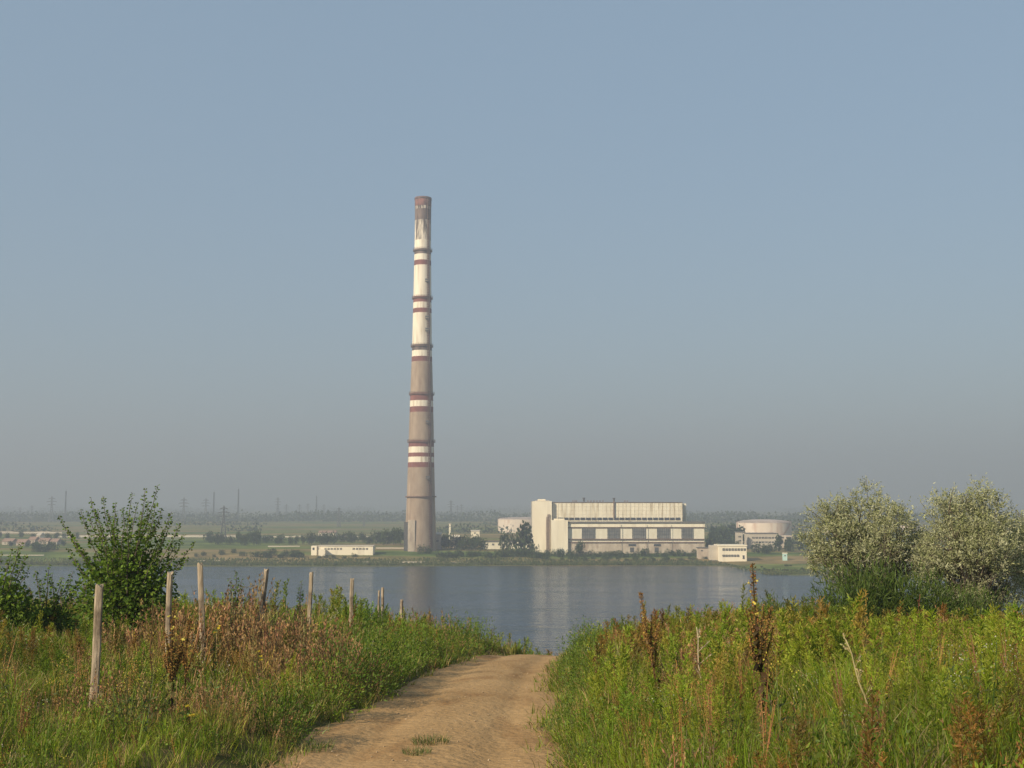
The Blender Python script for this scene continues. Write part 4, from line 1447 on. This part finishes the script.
for (x0, x1, y0, y1) in [(630, 634, 547.4, 552), (654.6, 658.6, 547.4, 552)]:
    px_box(MB(), x0, x1, y0, y1, YS - 0.6, 0.18).build("door", M["darksteel"], th_)
for x in (620.2, 645.9, 670.4):
    px_box(MB(), x - .2, x + .2, 523.5, 552, YS - 1.6, 0.3).build("downpipe", M["rusty"], th_)
for (x0, x1, y0) in [(582.5, 585.2, 497.6), (612.4, 615.5, 497.8)]:
    mb = MB()
    a, b_ = P(x0, y0, YS + 40), P(x1, 501.5, YS + 40)
    c = (a + b_) / 2
    mb.tube([(c[0], YS + 40, b_[2] - .1), (c[0], YS + 40, a[2] - .5)], 0.55, 10)
    mb.tube([(c[0], YS + 40, a[2] - .5), (c[0], YS + 40, a[2])], [0.8, 0.75], 10)
    mb.build("roof_vent", M["darksteel"], st)
for x in (573, 576.5, 591, 594, 597, 600, 603, 625, 627.5, 575, 588):
    px_box(MB(), x - .6, x + .6, 500.6, 501.55, YS + 34, 1.2).build("roof_box", M["rusty"], st)


# ------------------------------------------------------------------ tanks


def tank(pxc, Y, wpx, ytop, ybase, label, dome=1.8, ladder=True):
    s = Y / F
    Rr = wpx * 0.5 * s
    top = P(pxc, ytop, Y - Rr)[2]
    x = P(pxc, ytop, Y)[0]
    g = gz(x, Y) - 0.2
    t = root("storage_tank", (x, Y, g), label, "storage tank")
    n = 40
    tq = np.arange(n) * 2 * PI / n

    def lathe(prof, smooth=True):
        V = [(x + q * math.cos(a), Y + q * math.sin(a), z) for q, z in prof for a in tq]
        Q = [(j * n + k, j * n + (k + 1) % n, (j + 1) * n + (k + 1) % n, (j + 1) * n + k) for j in range(len(prof) - 1) for k in range(n)]
        return V, Q

    V, Q = lathe([(Rr, g), (Rr, g + (top - g) * .33), (Rr, g + (top - g) * .66), (Rr, top)])
    mk("shell", V, Q, M["tank"], t, smooth=True)
    V, Q = lathe([(Rr * (1 - (q ** 2)) ** 0.5 if q < 1 else 0.02, top + 0.02 + dome * q) for q in (0.03, 0.25, 0.5, 0.75, 0.93, 1.0)])
    V2, Q2 = lathe([(Rr * math.cos(q), top + 0.02 + dome * math.sin(q)) for q in np.linspace(0.02, PI / 2 - 0.01, 8)])
    mk("dome", V2, Q2, M["tankroof"], t, smooth=True)
    mb = MB()
    for zz in (0.6, 1.15):
        mb.tube([(x + Rr * math.cos(a), Y + Rr * math.sin(a), top + zz) for a in np.append(tq, 0)], 0.06, 4, cap=False)
    for a in tq[::2]:
        mb.bar((x + Rr * math.cos(a), Y + Rr * math.sin(a), top), (x + Rr * math.cos(a), Y + Rr * math.sin(a), top + 1.15), 0.05)
    mb.build("railing", M["rusty"], t)
    mb = MB()
    for k in range(26):
        a = -PI / 2 + 0.1 + k * 0.035
        z = g + (top - g) * k / 25
        mb.box(x + (Rr + .5) * math.cos(a) - .5, x + (Rr + .5) * math.cos(a) + .5, Y + (Rr + .5) * math.sin(a) - .5, Y + (Rr + .5) * math.sin(a) + .5, z - .12, z)
    mb.build("stairway", M["rusty"], t)


tank(521, 1000, 46, 519.5, 534, "pinkish white oil tank half hidden behind the blank end tower")
tank(763.8, 760, 54, 523.2, 545, "broad pinkish oil tank with shallow domed roof above the two storey building", 2.2)
tank(842, 900, 34, 526, 537, "hazy pale tank seen behind the left silver tree", 1.2)
tank(909, 900, 19, 526.5, 537, "small hazy tank seen between the two silver trees", 1.0)


# ------------------------------------------------------------------ smaller buildings on the far shore


def block(name, x0, x1, ytop, Y, depth, label, cat, wall="white", roof="wallconc", windows=(), gable=False, zb=None, over=0.3, group=None, roof_h=0.35):
    """a flat or gabled block; windows = (x0, x1, y0, y1) in the photo at the front's distance"""
    a, b_ = P(x0, ytop, Y), P(x1, ytop, Y)
    g = (min(gz(a[0], Y), gz(b_[0], Y)) - 0.3) if zb is None else zb
    t = root(name, ((a[0] + b_[0]) / 2, Y, g), label, cat, group)
    MB().box(a[0], b_[0], Y, Y + depth, g, a[2]).build("wall", M[wall], t)
    if gable:
        zt = a[2] + 0.005
        V = [(a[0] - over, Y - over, zt), (b_[0] + over, Y - over, zt), (b_[0] + over, Y + depth + over, zt), (a[0] - over, Y + depth + over, zt), (a[0] - over, Y + depth / 2, zt + roof_h), (b_[0] + over, Y + depth / 2, zt + roof_h)]
        mk("roof", V, [(0, 1, 5, 4), (2, 3, 4, 5), (0, 3, 2, 1)], M[roof], t, F3=[(0, 4, 3), (1, 2, 5)])
    else:
        MB().box(a[0] - over, b_[0] + over, Y - over, Y + depth + over, a[2] + 0.003, a[2] + roof_h).build("roof", M[roof], t)
    for (p0, p1, q0, q1) in windows:
        w = px_box(MB(), p0, p1, q0, q1, Y - 0.06, 0.058).build("window", M["glass"], t)
        mb = MB()
        px_box(mb, (p0 + p1) / 2 - .08, (p0 + p1) / 2 + .08, q0, q1, Y - 0.1, 0.04)
        mb.build("window_frame", M["white"], w)
    return t


# shore building with two rows of windows
W = [(722.5 + k * 3.0, 724.9 + k * 3.0, 548.3, 550.9) for k in range(8)] + [(722.5 + k * 2.9, 724.9 + k * 2.9, 554.6, 557.0) for k in range(6)]
t = block("shore_building", 718.8, 746.6, 546.2, 578, 12, "bright white two storey building with window rows at the water's edge", "building", "white", "white", W, roof_h=0.6)
px_box(MB(), 711.4, 718.7, 545.6, 560, 580.5, 9, zb=1.6).build("side_wing", M["wallconc"], t)
px_box(MB(), 742.6, 744.6, 555.4, 559, 577.9, 0.06).build("door", M["darksteel"], t)
# two storey building in front of the tank
W = [(752.2 + k * 3.25, 754.7 + k * 3.25, 537.0, 538.7) for k in range(8)] + [(752.2 + k * 3.25, 754.7 + k * 3.25, 541.4, 543.0) for k in range(8)]
t = block("office_building", 749, 777.8, 533.8, 690, 14, "two storey pale grey office building below the large tank", "building", "wallconc", "roofgrey", W)
px_box(MB(), 778.0, 792, 535.5, 548, 692, 10, zb=3.5).build("annex", M["beige"], t)
for (x0, x1, y0, y1) in [(779.2, 783.8, 537, 538.2), (786, 791, 537, 538.2), (779.8, 783.4, 541, 543.5), (788, 791, 541, 543.5)]:
    px_box(MB(), x0, x1, y0, y1, 691.9, 0.08).build("window", M["glass"], t)
block("stair_block", 737, 742.6, 532.2, 684, 6, "narrow pale stair block standing just left of the office building", "building", "wallconc", "roofgrey", [(738.4, 741.2, 536, 537.4), (738.4, 741.2, 540, 541.4)])
# long low white building left of the chimney
W = [(324.5 + k * 3.1, 326.4 + k * 3.1, 548.0, 549.8) for k in range(6)] + [(352.6 + k * 3.3, 354.8 + k * 3.3, 548.0, 549.8) for k in range(5)]
t = block("low_building", 317.6, 373, 546.3, 596, 9, "long low white building with a row of small windows on the shore", "building", "white", "wallconc", W, over=0.25)
px_box(MB(), 311.2, 316.6, 546.0, 552.5, 595, 7, zb=3.0).build("side_wing", M["white"], t)
px_box(MB(), 312.6, 314.4, 547.6, 550, 594.94, 0.06).build("window", M["glass"], t)
px_box(MB(), 318.6, 325, 549.8, 552.6, 592, 3.9, zb=3.0).build("porch", M["white"], t)
block("field_house", 318.5, 335.5, 532.8, 900, 9, "small white house with brown roof in the fields behind the low building", "house", "white", "tile", [(322, 324, 533.4, 534.6), (328, 330, 533.4, 534.6)], gable=True, roof_h=1.6)
block("yellow_wall_shed", 481, 528.5, 542.0, 640, 9, "low yellowish shed behind the trees left of the power station", "shed", "panel", "roofgrey", [(486 + k * 6, 488.2 + k * 6, 543.6, 545.4) for k in range(7)])
block("shed", 434.6, 441, 534.5, 632, 6, "pale shed against the right foot of the chimney", "shed", "beige", "wallconc", [(436.5, 438.5, 540, 542)], gable=True, roof_h=1.2)
block("shed", 452, 459, 537.0, 655, 6, "small white roofed shed in the trees right of the chimney", "shed", "wallconc", "white", [(454, 456, 539, 540.5)], gable=True, roof_h=1.0)
block("shed", 471, 479.5, 531.2, 820, 7, "white shed in the fields between chimney and power station", "shed", "white", "wallconc", [(474, 476, 532.4, 533.6)], gable=True, roof_h=0.8)
block("pump_tower", 449, 450.8, 524.0, 800, 1.4, "slim white pump tower right of the chimney", "tower", "white", "wallconc", [(449.5, 450.3, 526, 527)])
block("kiosk", 783.3, 787.2, 553.6, 583, 2.2, "small pale turquoise kiosk on the grassy spit", "kiosk", "kiosk", "white", [(784.4, 786, 555.0, 556.2)], over=0.15)
block("shed", 698.5, 711, 548.2, 592, 6, "low grey shed between the power station and the shore building", "shed", "beige", "roofgrey", [(701, 703, 550, 551.4)])
# hamlet at the far left
for (x0, x1, yt, Y, w, rf, lab) in [
    (2, 12, 541.6, 700, "wallconc", "tile", "house with tiled roof at the far left edge of the hamlet"),
    (16, 25, 542.6, 690, "beige", "tile", "low beige house in the hamlet, left of the pinkish house"),
    (28, 35, 539.8, 720, "beige", "tile", "pinkish house with red roof in the middle of the hamlet"),
    (36.5, 40, 535.4, 760, "white", "wallconc", "small white house standing highest behind the hamlet"),
    (38, 48, 541.2, 705, "beige", "tile", "broad house with orange tiled roof in the hamlet"),
    (50, 57, 541.8, 700, "wallconc", "tile", "house at the right end of the hamlet"),
]:
    block("hamlet_house", x0, x1, yt, Y, 8, lab, "house", w, rf, [((x0 * .7 + x1 * .3) - .6, (x0 * .7 + x1 * .3) + .6, yt + .9, yt + 2.2), ((x0 * .3 + x1 * .7) - .6, (x0 * .3 + x1 * .7) + .6, yt + .9, yt + 2.2)], gable=True, roof_h=1.8, group="houses of the far left hamlet")
W = [(48.5, 50, 544, 545), (54, 55.5, 544, 545)]

# long pale canal walls in the fields
for (x0, x1, yt, Y, h, lab) in [(-60, 62, 530.4, 960, 1.1, "upper long pale concrete wall crossing the fields at the far left"), (58, 236, 535.2, 850, 1.3, "pale concrete wall crossing the fields behind the big bush"), (240, 402, 535.4, 850, 0.9, "thin pale wall crossing the fields left of the chimney"), (268, 300, 543.3, 670, 0.45, "short pale wall before the trees left of the low building"), (0, 66, 554.8, 596, 0.5, "low pale quay wall on the far left shore"), (362, 425, 559.0, 569, 0.4, "low broken pale quay wall on the shore below the chimney"), (450, 488, 559.0, 569, 0.35, "low pale quay wall on the shore right of the chimney"), (196, 252, 557.6, 575, 0.35, "low sandy wall on the shore behind the second group of posts"), (376, 408, 543.6, 640, 0.6, "pale wall just left of the chimney foot")]:
    a, b_ = P(x0, yt, Y), P(x1, yt, Y)
    mb = MB()
    n = max(2, int((b_[0] - a[0]) / 9))
    rr_ = np.random.default_rng(int(x0 + 1000))
    xs_ = np.linspace(a[0], b_[0], n + 1)
    for k in range(n):
        if Y < 600 and k and rr_.uniform() < 0.3:
            continue
        g = gz((xs_[k] + xs_[k + 1]) / 2, Y)
        hh = h * rr_.uniform(0.75, 1.15)
        zt = min(max(a[2], g + hh * 0.7), g + hh * 1.2)
        mb.box(xs_[k], xs_[k + 1] - 0.06, Y, Y + 0.5, g - 0.4, zt + rr_.uniform(-.05, .05) * h)
    o = mb.build("concrete_wall", M["wallconc"], loc=(float((a[0] + b_[0]) / 2), Y, gz(float((a[0] + b_[0]) / 2), Y)))
    tag(o, lab, "wall", "long pale walls across the lake")

# ------------------------------------------------------------------ pylons and masts


def pylon_meshes():
    body, arms = MB(), []
    H, b0_, b1_ = 50.0, 4.2, 0.8
    w = lambda z: b0_ + (b1_ - b0_) * min(z / 34.0, 1.0) if z < 34 else b1_
    zs = [0, 8, 15, 21, 26, 30, 34, 38, 42, 46]
    for sx in (-1, 1):
        for sy in (-1, 1):
            body.tube([(sx * w(z), sy * w(z), z) for z in zs] + [(0, 0, H)], 0.5, 4)
    for z0, z1 in zip(zs[:-1], zs[1:]):
        a, b = w(z0), w(z1)
        for s in (-1, 1):
            body.bar((-a, s * a, z0), (b, s * b, z1), 0.27)
            body.bar((a, s * a, z0), (-b, s * b, z1), 0.27)
            body.bar((s * a, -a, z0), (s * b, b, z1), 0.27)
            body.bar((s * a, a, z0), (s * b, -b, z1), 0.27)
    for z, l in ((33, 7.5), (39, 9.5), (45, 6.0)):
        ar = MB()
        for s in (-1, 1):
            for sy in (-1, 1):
                ar.bar((s * b1_, sy * b1_, z), (s * l, 0, z), 0.36)
            ar.bar((s * b1_, 0, z + 1.8), (s * l, 0, z), 0.36)
            for k in (0.35, 0.7):
                ar.bar((s * (b1_ + (l - b1_) * k), 0, z), (s * (b1_ + (l - b1_) * k), 0, z + 1.8 * (1 - k)), 0.12)
            ar.bar((s * l, 0, z), (s * l, 0, z - 2.0), 0.16)
        arms.append(ar)
    return body, arms


src = root("pylon", (0, 0, 0), "x", "pylon")
bd, ars = pylon_meshes()
bd.build("lattice_tower", M["pylon"], src)
for ar in ars:
    ar.build("crossarm", M["pylon"], src)
first = True
pyl = [(224, 505.5, 1150, "nearest pylon with broad crossarms standing by the pale wall"), (184, 497.5, 2000, "pylon with wide crossarms left of the tall masts"), (206, 498, 2300, "slim lattice pylon just left of the tall thin mast"), (52, 496, 2200, "hazy pylon on the plain at the far left"), (32, 505, 2600, "small faint pylon nearest the left edge of the plain"), (20, 507, 2600, "faintest small pylon at the far left edge"), (278, 497, 2700, "broad pylon on the skyline left of the chimney, tallest of its row"), (286.5, 504, 2900, "short pylon right beside the tallest one of the skyline row"), (299.5, 504, 2900, "short pylon in the middle of the skyline row"), (308, 503, 3000, "faint wide armed pylon in the skyline row"), (339, 507, 1700, "low dark pylon in the fields above the low white building"), (364, 514, 1800, "stubby pylon in the fields between low building and chimney"), (324, 504, 3000, "faint wide armed pylon at the right end of the skyline row"), (451, 500, 2500, "twin armed pylon on the skyline right of the chimney"), (457.5, 505, 2700, "small pylon second right of the chimney on the skyline"), (461.5, 504, 2700, "small pylon third right of the chimney on the skyline"), (519, 512, 2600, "faint pylon on the skyline above the half hidden tank")]
for (px, yt, Y, lab) in pyl:
    Y *= 0.72
    top = P(px, yt, Y)
    g = gz(top[0], Y)
    s = (top[2] - g) / 50.0
    rz = random.uniform(-0.5, 0.5)
    if first:
        o = src
        o.location = (float(top[0]), Y, g)
        o.rotation_euler = (0, 0, rz)
        o.scale = (s, s, s)
        o["label"] = lab
        o["group"] = "pylons on the far plain"
        first = False
    else:
        o = dup(src, (top[0], Y, g), rz, s, lab)
for (px, yt, Y, lab) in [(66, 491, 2200, "tall thin radio mast at the far left above the plain"), (214, 492, 2300, "tall thin mast between two pylons left of the chimney"), (238.5, 489, 2300, "tallest thin mast, standing alone right of the nearest pylon"), (316.5, 496, 2700, "thin mast in the skyline row of pylons")]:
    Y *= 0.72
    top = P(px, yt, Y)
    g = gz(top[0], Y)
    h = top[2] - g
    t = root("radio_mast", (top[0], Y, g), lab, "mast", "thin masts on the far plain")
    mb = MB()
    w0, w1 = 1.0, 0.45
    for k in range(3):
        a = k * 2 * PI / 3
        mb.bar((top[0] + w0 * math.cos(a), Y + w0 * math.sin(a), g), (top[0] + w1 * math.cos(a), Y + w1 * math.sin(a), top[2]), 0.45)
    for q in np.linspace(0.02, 0.96, 16):
        for k in range(3):
            a, b_ = k * 2 * PI / 3, (k + 1) * 2 * PI / 3
            wq = w0 + (w1 - w0) * q
            mb.bar((top[0] + wq * math.cos(a), Y + wq * math.sin(a), g + h * q), (top[0] + wq * math.cos(b_), Y + wq * math.sin(b_), g + h * (q + .04)), 0.15)
    mb.build("lattice_tower", M["pylon"], t)
    MB().bar((top[0], Y, top[2] - 1), (top[0], Y, top[2] + 3), 0.12).build("antenna", M["pylon"], t)

# ------------------------------------------------------------------ trees along the far shore
r = np.random.default_rng(404)


def far_tree_mesh(kind, seed):
    r = np.random.default_rng(seed)
    f = Fol()
    if kind == "round":
        lobes = [(r.uniform(-.5, .5), r.uniform(-.5, .5), r.uniform(.4, .8), r.uniform(.25, .42)) for _ in range(9)]
        n = 520
    elif kind == "tall":
        lobes = [(r.uniform(-.22, .22), r.uniform(-.22, .22), z, .3 * (1.05 - 0.55 * z)) for z in np.linspace(.22, .88, 9)]
        n = 520
    else:
        lobes = [(r.uniform(-.75, .75), r.uniform(-.5, .5), r.uniform(.2, .6), r.uniform(.25, .42)) for _ in range(11)]
        n = 480
    lobes = np.array(lobes)
    k = r.integers(0, len(lobes), n)
    d = unit(r.normal(size=(n, 3)))
    rad = lobes[k, 3] * r.uniform(0.35, 1.0, n) ** 0.4 * (1 + .12 * r.normal(size=n))
    p = lobes[k, :3] + d * rad[:, None]
    p[:, 2] = np.maximum(p[:, 2], 0.02)
    base = np.array([(0.05, 0.075, 0.026), (0.066, 0.092, 0.03), (0.044, 0.066, 0.028)])[r.integers(0, 3, len(lobes))]
    C = base[k] * (1 + 0.25 * r.normal(size=(n, 1)))
    f.leaves(p, unit(d + r.normal(0, .8, (n, 3))), 0.15 * r.uniform(.6, 1.4, n), 0.11 * r.uniform(.6, 1.4, n), np.clip(C, 0.012, .3), r)
    V, Q, C = f.arr()
    return mk_mesh("crown", V, Q, M["far_leaf"], C=C)


kinds = {"round": [far_tree_mesh("round", 50 + k) for k in range(4)], "tall": [far_tree_mesh("tall", 60 + k) for k in range(3)], "bush": [far_tree_mesh("bush", 70 + k) for k in range(4)]}
mb = MB()
mb.tube([(0, 0, -.05), (0.01, 0, .2), (0, 0.02, .45)], [.045, .035, .02], 6)
for a in (0.4, 2.5, 4.6):
    mb.tube([(0, 0, .3), (.16 * math.cos(a), .16 * math.sin(a), .5), (.3 * math.cos(a), .3 * math.sin(a), .62)], [.022, .016, .006], 5)
trunk_src = mb.build("trunk", M["bark"])
trunk_me = trunk_src.data
bpy.data.objects.remove(trunk_src)
tree_first = {}


def far_tree(px, Y, h, w, kind, label, group):
    X = (px - 512.0) / F * Y * 1.005
    name = "shore_bush" if kind == "bush" else "shore_tree"
    key = kind
    me = kinds[kind][int(r.integers(0, len(kinds[kind])))]
    if key not in tree_first:
        o = empty(name, (0, 0, 0), label, "bush" if kind == "bush" else "tree", group)
        c = bpy.data.objects.new("crown", me)
        col.objects.link(c)
        c.parent = o
        k = bpy.data.objects.new("trunk", trunk_me)
        col.objects.link(k)
        k.parent = o
        tree_first[key] = o
    else:
        s = tree_first[key]
        o = s.copy()
        col.objects.link(o)
        for ch_ in list(s.children):
            c = ch_.copy()
            col.objects.link(c)
            c.parent = o
            if c.name.startswith("crown"):
                c.data = me
        tag(o, label, None, group)
    hw_ = {"round": 0.85, "tall": 0.42, "bush": 1.05}[kind]
    o.location = (X, Y, gz(X, Y) - 0.15)
    o.rotation_euler = (0, 0, r.uniform(0, 6.28))
    o.scale = (w * 0.5 / hw_, w * 0.5 / hw_, h)
    return o


def cluster(x0, x1, Y0_, Y1_, n, h0, h1, kind, label, group, wr=(0.9, 1.4)):
    for k in range(n):
        px = x0 + (x1 - x0) * (k + r.uniform(0.1, 0.9)) / n
        h = r.uniform(h0, h1)
        far_tree(px, r.uniform(Y0_, Y1_), h, h * r.uniform(*wr), kind, label, group)


far_tree(507, 606, 11.0, 7.0, "round", "rounded dark tree before the yellowish shed, left of the pair by the tower", "")
far_tree(523.5, 606, 14.5, 8.5, "tall", "tall dark tree standing against the left edge of the blank end tower", "")
far_tree(533, 603, 6.5, 7, "bush", "dark bush at the foot of the blank end tower", "")
far_tree(578.5, 606, 7.2, 6.0, "round", "rounded dark tree in front of the turbine hall's left end", "")
far_tree(260, 700, 8.5, 5.5, "round", "solitary rounded tree in the fields above the fence posts", "")
cluster(488, 548, 585, 592, 9, 4.2, 5.2, "bush", "dark hedge bush on the shore left of the power station", "hedge bushes left of the power station", (1.2, 1.8))
cluster(548, 712, 600, 612, 30, 2.4, 4.8, "bush", "hazy green bush along the foot of the power station", "bushes along the foot of the power station", (1.1, 1.7))
cluster(556, 706, 582, 592, 18, 1.6, 2.8, "bush", "low green bush on the waterline before the power station", "low waterline bushes before the power station", (1.4, 2.2))
cluster(438, 482, 615, 660, 12, 4, 8, "round", "green tree in the thicket between the chimney and the shed", "thicket right of the chimney")
cluster(436, 484, 585, 600, 8, 2.5, 4.5, "bush", "low bush below the thicket right of the chimney", "low bushes right of the chimney", (1.1, 1.7))
far_tree(423, 604, 5.4, 5.2, "bush", "dark bush in front of the chimney foot", "")
far_tree(430, 605, 4.6, 5.0, "bush", "small bush at the right of the chimney foot", "")
cluster(376, 405, 690, 720, 7, 6.5, 9, "round", "dark tree in the clump just left of the chimney", "clump of trees left of the chimney", (0.8, 1.1))
cluster(304, 376, 700, 760, 14, 4, 7, "round", "green tree in the row behind the low white building", "tree row behind the low white building")
cluster(208, 300, 680, 760, 16, 3.5, 6.5, "round", "green tree in the field row behind the leaning post", "field row of trees left of the low building")
cluster(257, 308, 584, 592, 9, 2.8, 4.6, "bush", "dark shore bush left of the low white building", "shore bushes left of the low white building", (1.2, 1.8))
cluster(318, 360, 580, 588, 5, 1.6, 2.6, "bush", "low bush on the grass in front of the low white building", "bushes before the low white building", (1.3, 2))
cluster(0, 72, 650, 690, 6, 2.2, 3.6, "round", "dark tree among the houses of the hamlet", "trees of the hamlet")
cluster(0, 90, 760, 840, 8, 3, 5, "round", "hazy tree behind the hamlet below the long wall", "trees behind the hamlet")
cluster(40, 62, 608, 626, 5, 4.0, 6.0, "bush", "dark bush on the far left shore below the hamlet", "bushes on the far left shore")
cluster(192, 256, 585, 610, 6, 1.6, 3.2, "bush", "low bush on the grassy shore behind the first posts", "low bushes on the left shore", (1.2, 1.8))
cluster(706, 740, 720, 800, 7, 8, 11.5, "tall", "hazy tall tree right of the power station", "tall trees right of the power station", (0.6, 0.9))
cluster(704, 736, 650, 680, 5, 4, 6, "round", "rounded tree behind the shore building", "trees behind the shore building")
cluster(752, 770, 620, 650, 4, 3.5, 5.5, "round", "green tree in front of the office building", "trees before the office building")
cluster(774, 790, 630, 660, 3, 6, 9, "tall", "dark upright tree before the annex of the office building", "upright trees before the annex", (0.45, 0.65))
cluster(792, 828, 650, 740, 8, 6, 10, "round", "hazy tree left of the silver trees across the lake", "hazy trees across the lake left of the silver trees")
cluster(828, 1030, 620, 800, 18, 6, 11, "round", "hazy tree across the lake seen through the silver trees", "hazy trees behind the silver trees")
cluster(752, 800, 500, 540, 6, 0.8, 1.5, "bush", "tiny bush on the grassy spit below the kiosk", "tiny bushes on the spit", (1.2, 2))

# reeds and rank grass along the waterline
f = Fol()
n = 26000
X = r.uniform(-290, 290, n)
sy = np.minimum(shore_y(X), spit_y(X))
Y = sy + 0.5 + 22 * r.uniform(0, 1, n) ** 2.2
Z = height(X, Y)
h = r.uniform(0.5, 1.2, n) * np.where(X > 90, 0.6, 1.0) * (0.7 + 0.6 * vnoise(X, Y, 12, 90))
a = r.uniform(0, PI, n)
side = np.stack([np.cos(a), np.sin(a) * 0.3, 0 * a], -1)
t_ = np.array([0, .6, 1])
lean = r.normal(0, .25, (n, 2))
pts = np.stack([X[:, None] + lean[:, :1] * h[:, None] * t_ ** 2, Y[:, None] + lean[:, 1:] * h[:, None] * t_ ** 2, Z[:, None] - .1 + h[:, None] * t_], -1)
cc = np.array([(0.075, 0.095, 0.03), (0.12, 0.125, 0.05), (0.055, 0.08, 0.028)])[r.integers(0, 3, n)]
f.strip(pts, side, np.outer(r.uniform(0.3, 0.8, n), [1, .9, .3]), cc * (1 + .2 * r.normal(size=(n, 1))))
V, Q, C = f.arr()
tag(mk("reeds", V, Q, M["far_leaf"], C=np.clip(C, .01, .5)), "belt of reeds and rank grass along the far waterline", "reeds", kind="stuff")

# far woods and hedgerows on the plain, read as masses
f = Fol()


def belt(x0, x1, Y, n, h, thick, gaps=0.4, seed=0):
    X = r.uniform(x0, x1, n) / F * Y
    keep = vnoise(X, 0 * X + seed * 100.0, 60 + Y * 0.05, seed) > gaps
    X = X[keep]
    m_ = len(X)
    Yj = Y + r.uniform(-1, 1, m_) * thick
    hh = h * (0.4 + 0.8 * vnoise(X, Yj, 14 + Y * .006, seed + 3))
    Z = height(X, Yj) + hh * r.uniform(0.0, 1.0, m_) ** 1.5
    s = (0.5 + Y * 0.0008) * r.uniform(0.7, 1.5, m_)
    C = np.array([(0.05, 0.07, 0.035), (0.06, 0.08, 0.035)])[r.integers(0, 2, m_)] * (1 + .2 * r.normal(size=(m_, 1)))
    f.leaves(np.stack([X, Yj, Z], -1), unit(r.normal(size=(m_, 3))), s * 1.6, s * 1.3, np.clip(C, .01, .3), r)


for (x0, x1, Y, n, h, th_k, gp, sd_) in [(-640, 640, 1650, 15000, 12.5, 60, 0.22, 11), (-640, 640, 5200, 12000, 22, 220, 0.2, 1), (-640, 640, 3600, 10000, 15, 120, 0.38, 2), (-640, 640, 2500, 9000, 10, 60, 0.45, 3), (-640, -40, 1800, 2600, 9, 40, 0.45, 4), (-640, 20, 1350, 2200, 7, 25, 0.52, 5), (150, 640, 1500, 3200, 13, 60, 0.3, 6), (190, 640, 1050, 2600, 10, 30, 0.4, 7), (-640, -250, 1050, 1300, 6, 15, 0.5, 8), (-110, 20, 1000, 700, 6, 20, 0.4, 9)]:
    belt(x0, x1, Y, n, h, th_k, gp, sd_)
V, Q, C = f.arr()
tag(mk("woodland", V, Q, M["far_leaf"], C=C), "hazy belts of woods and hedgerows on the far plain", "woodland", kind="stuff")

# ------------------------------------------------------------------ air, sun, sky
m, nt, out = new_mat("haze_air")
pv = N(nt, "ShaderNodeVolumePrincipled")
pv.inputs["Color"].default_value = (0.49, 0.545, 0.63, 1)
pv.inputs["Density"].default_value = 0.00065
pv.inputs["Anisotropy"].default_value = 0.1
nt.links.new(pv.outputs[0], out.inputs["Volume"])
hz = MB().box(-8000, 8000, -130, 9000, -35, zc(198) + 4)
tag(hz.build("haze", m), "pale summer haze over the lake and plain", "haze", kind="stuff")

EL, AZ = math.radians(29), math.radians(46)
sd = Vector((-math.sin(AZ) * math.cos(EL), -math.cos(AZ) * math.cos(EL), math.sin(EL)))
sun = bpy.data.lights.new("sun", "SUN")
sun.energy = 5.0
sun.angle = math.radians(0.53)
sun.color = (1.0, 0.86, 0.65)
so = bpy.data.objects.new("sun", sun)
so.rotation_euler = sd.to_track_quat("Z", "Y").to_euler()
so.location = (-60, -60, 120)
col.objects.link(so)

w = bpy.data.worlds.new("World")
sc.world = w
w.use_nodes = True
nt = w.node_tree
nt.nodes.clear()
out = nt.nodes.new("ShaderNodeOutputWorld")
bg = nt.nodes.new("ShaderNodeBackground")
sky = nt.nodes.new("ShaderNodeTexSky")
sky.sky_type = "NISHITA"
sky.sun_disc = False
sky.sun_elevation = EL
sky.sun_rotation = math.atan2(sd.x, sd.y)
sky.altitude = 50
sky.air_density = 1.3
sky.dust_density = 1.5
sky.ozone_density = 1.7
bg.inputs[1].default_value = 0.09
veil = N(nt, "ShaderNodeMix", data_type="RGBA")     # flat blue-grey haze colour mixed in to even out the sky's brightness
veil.inputs["Factor"].default_value = 0.68
veil.inputs[7].default_value = (2.35, 3.3, 4.3, 1)
nt.links.new(sky.outputs[0], veil.inputs[6])
nt.links.new(veil.outputs[2], bg.inputs[0])
nt.links.new(bg.outputs[0], out.inputs[0])

for o in bpy.data.objects:
    if "_o" in o:
        del o["_o"]
    if o.get("group") == "":
        del o["group"]

sc.view_settings.view_transform = "Standard"
sc.view_settings.look = "None"
sc.view_settings.exposure = 0.43
sc.view_settings.gamma = 1.0
sc.render.engine = "CYCLES"
sc.cycles.use_denoising = True
sc.cycles.max_bounces = 6
sc.cycles.diffuse_bounces = 3
sc.cycles.glossy_bounces = 3
sc.cycles.transmission_bounces = 4
sc.cycles.volume_bounces = 1
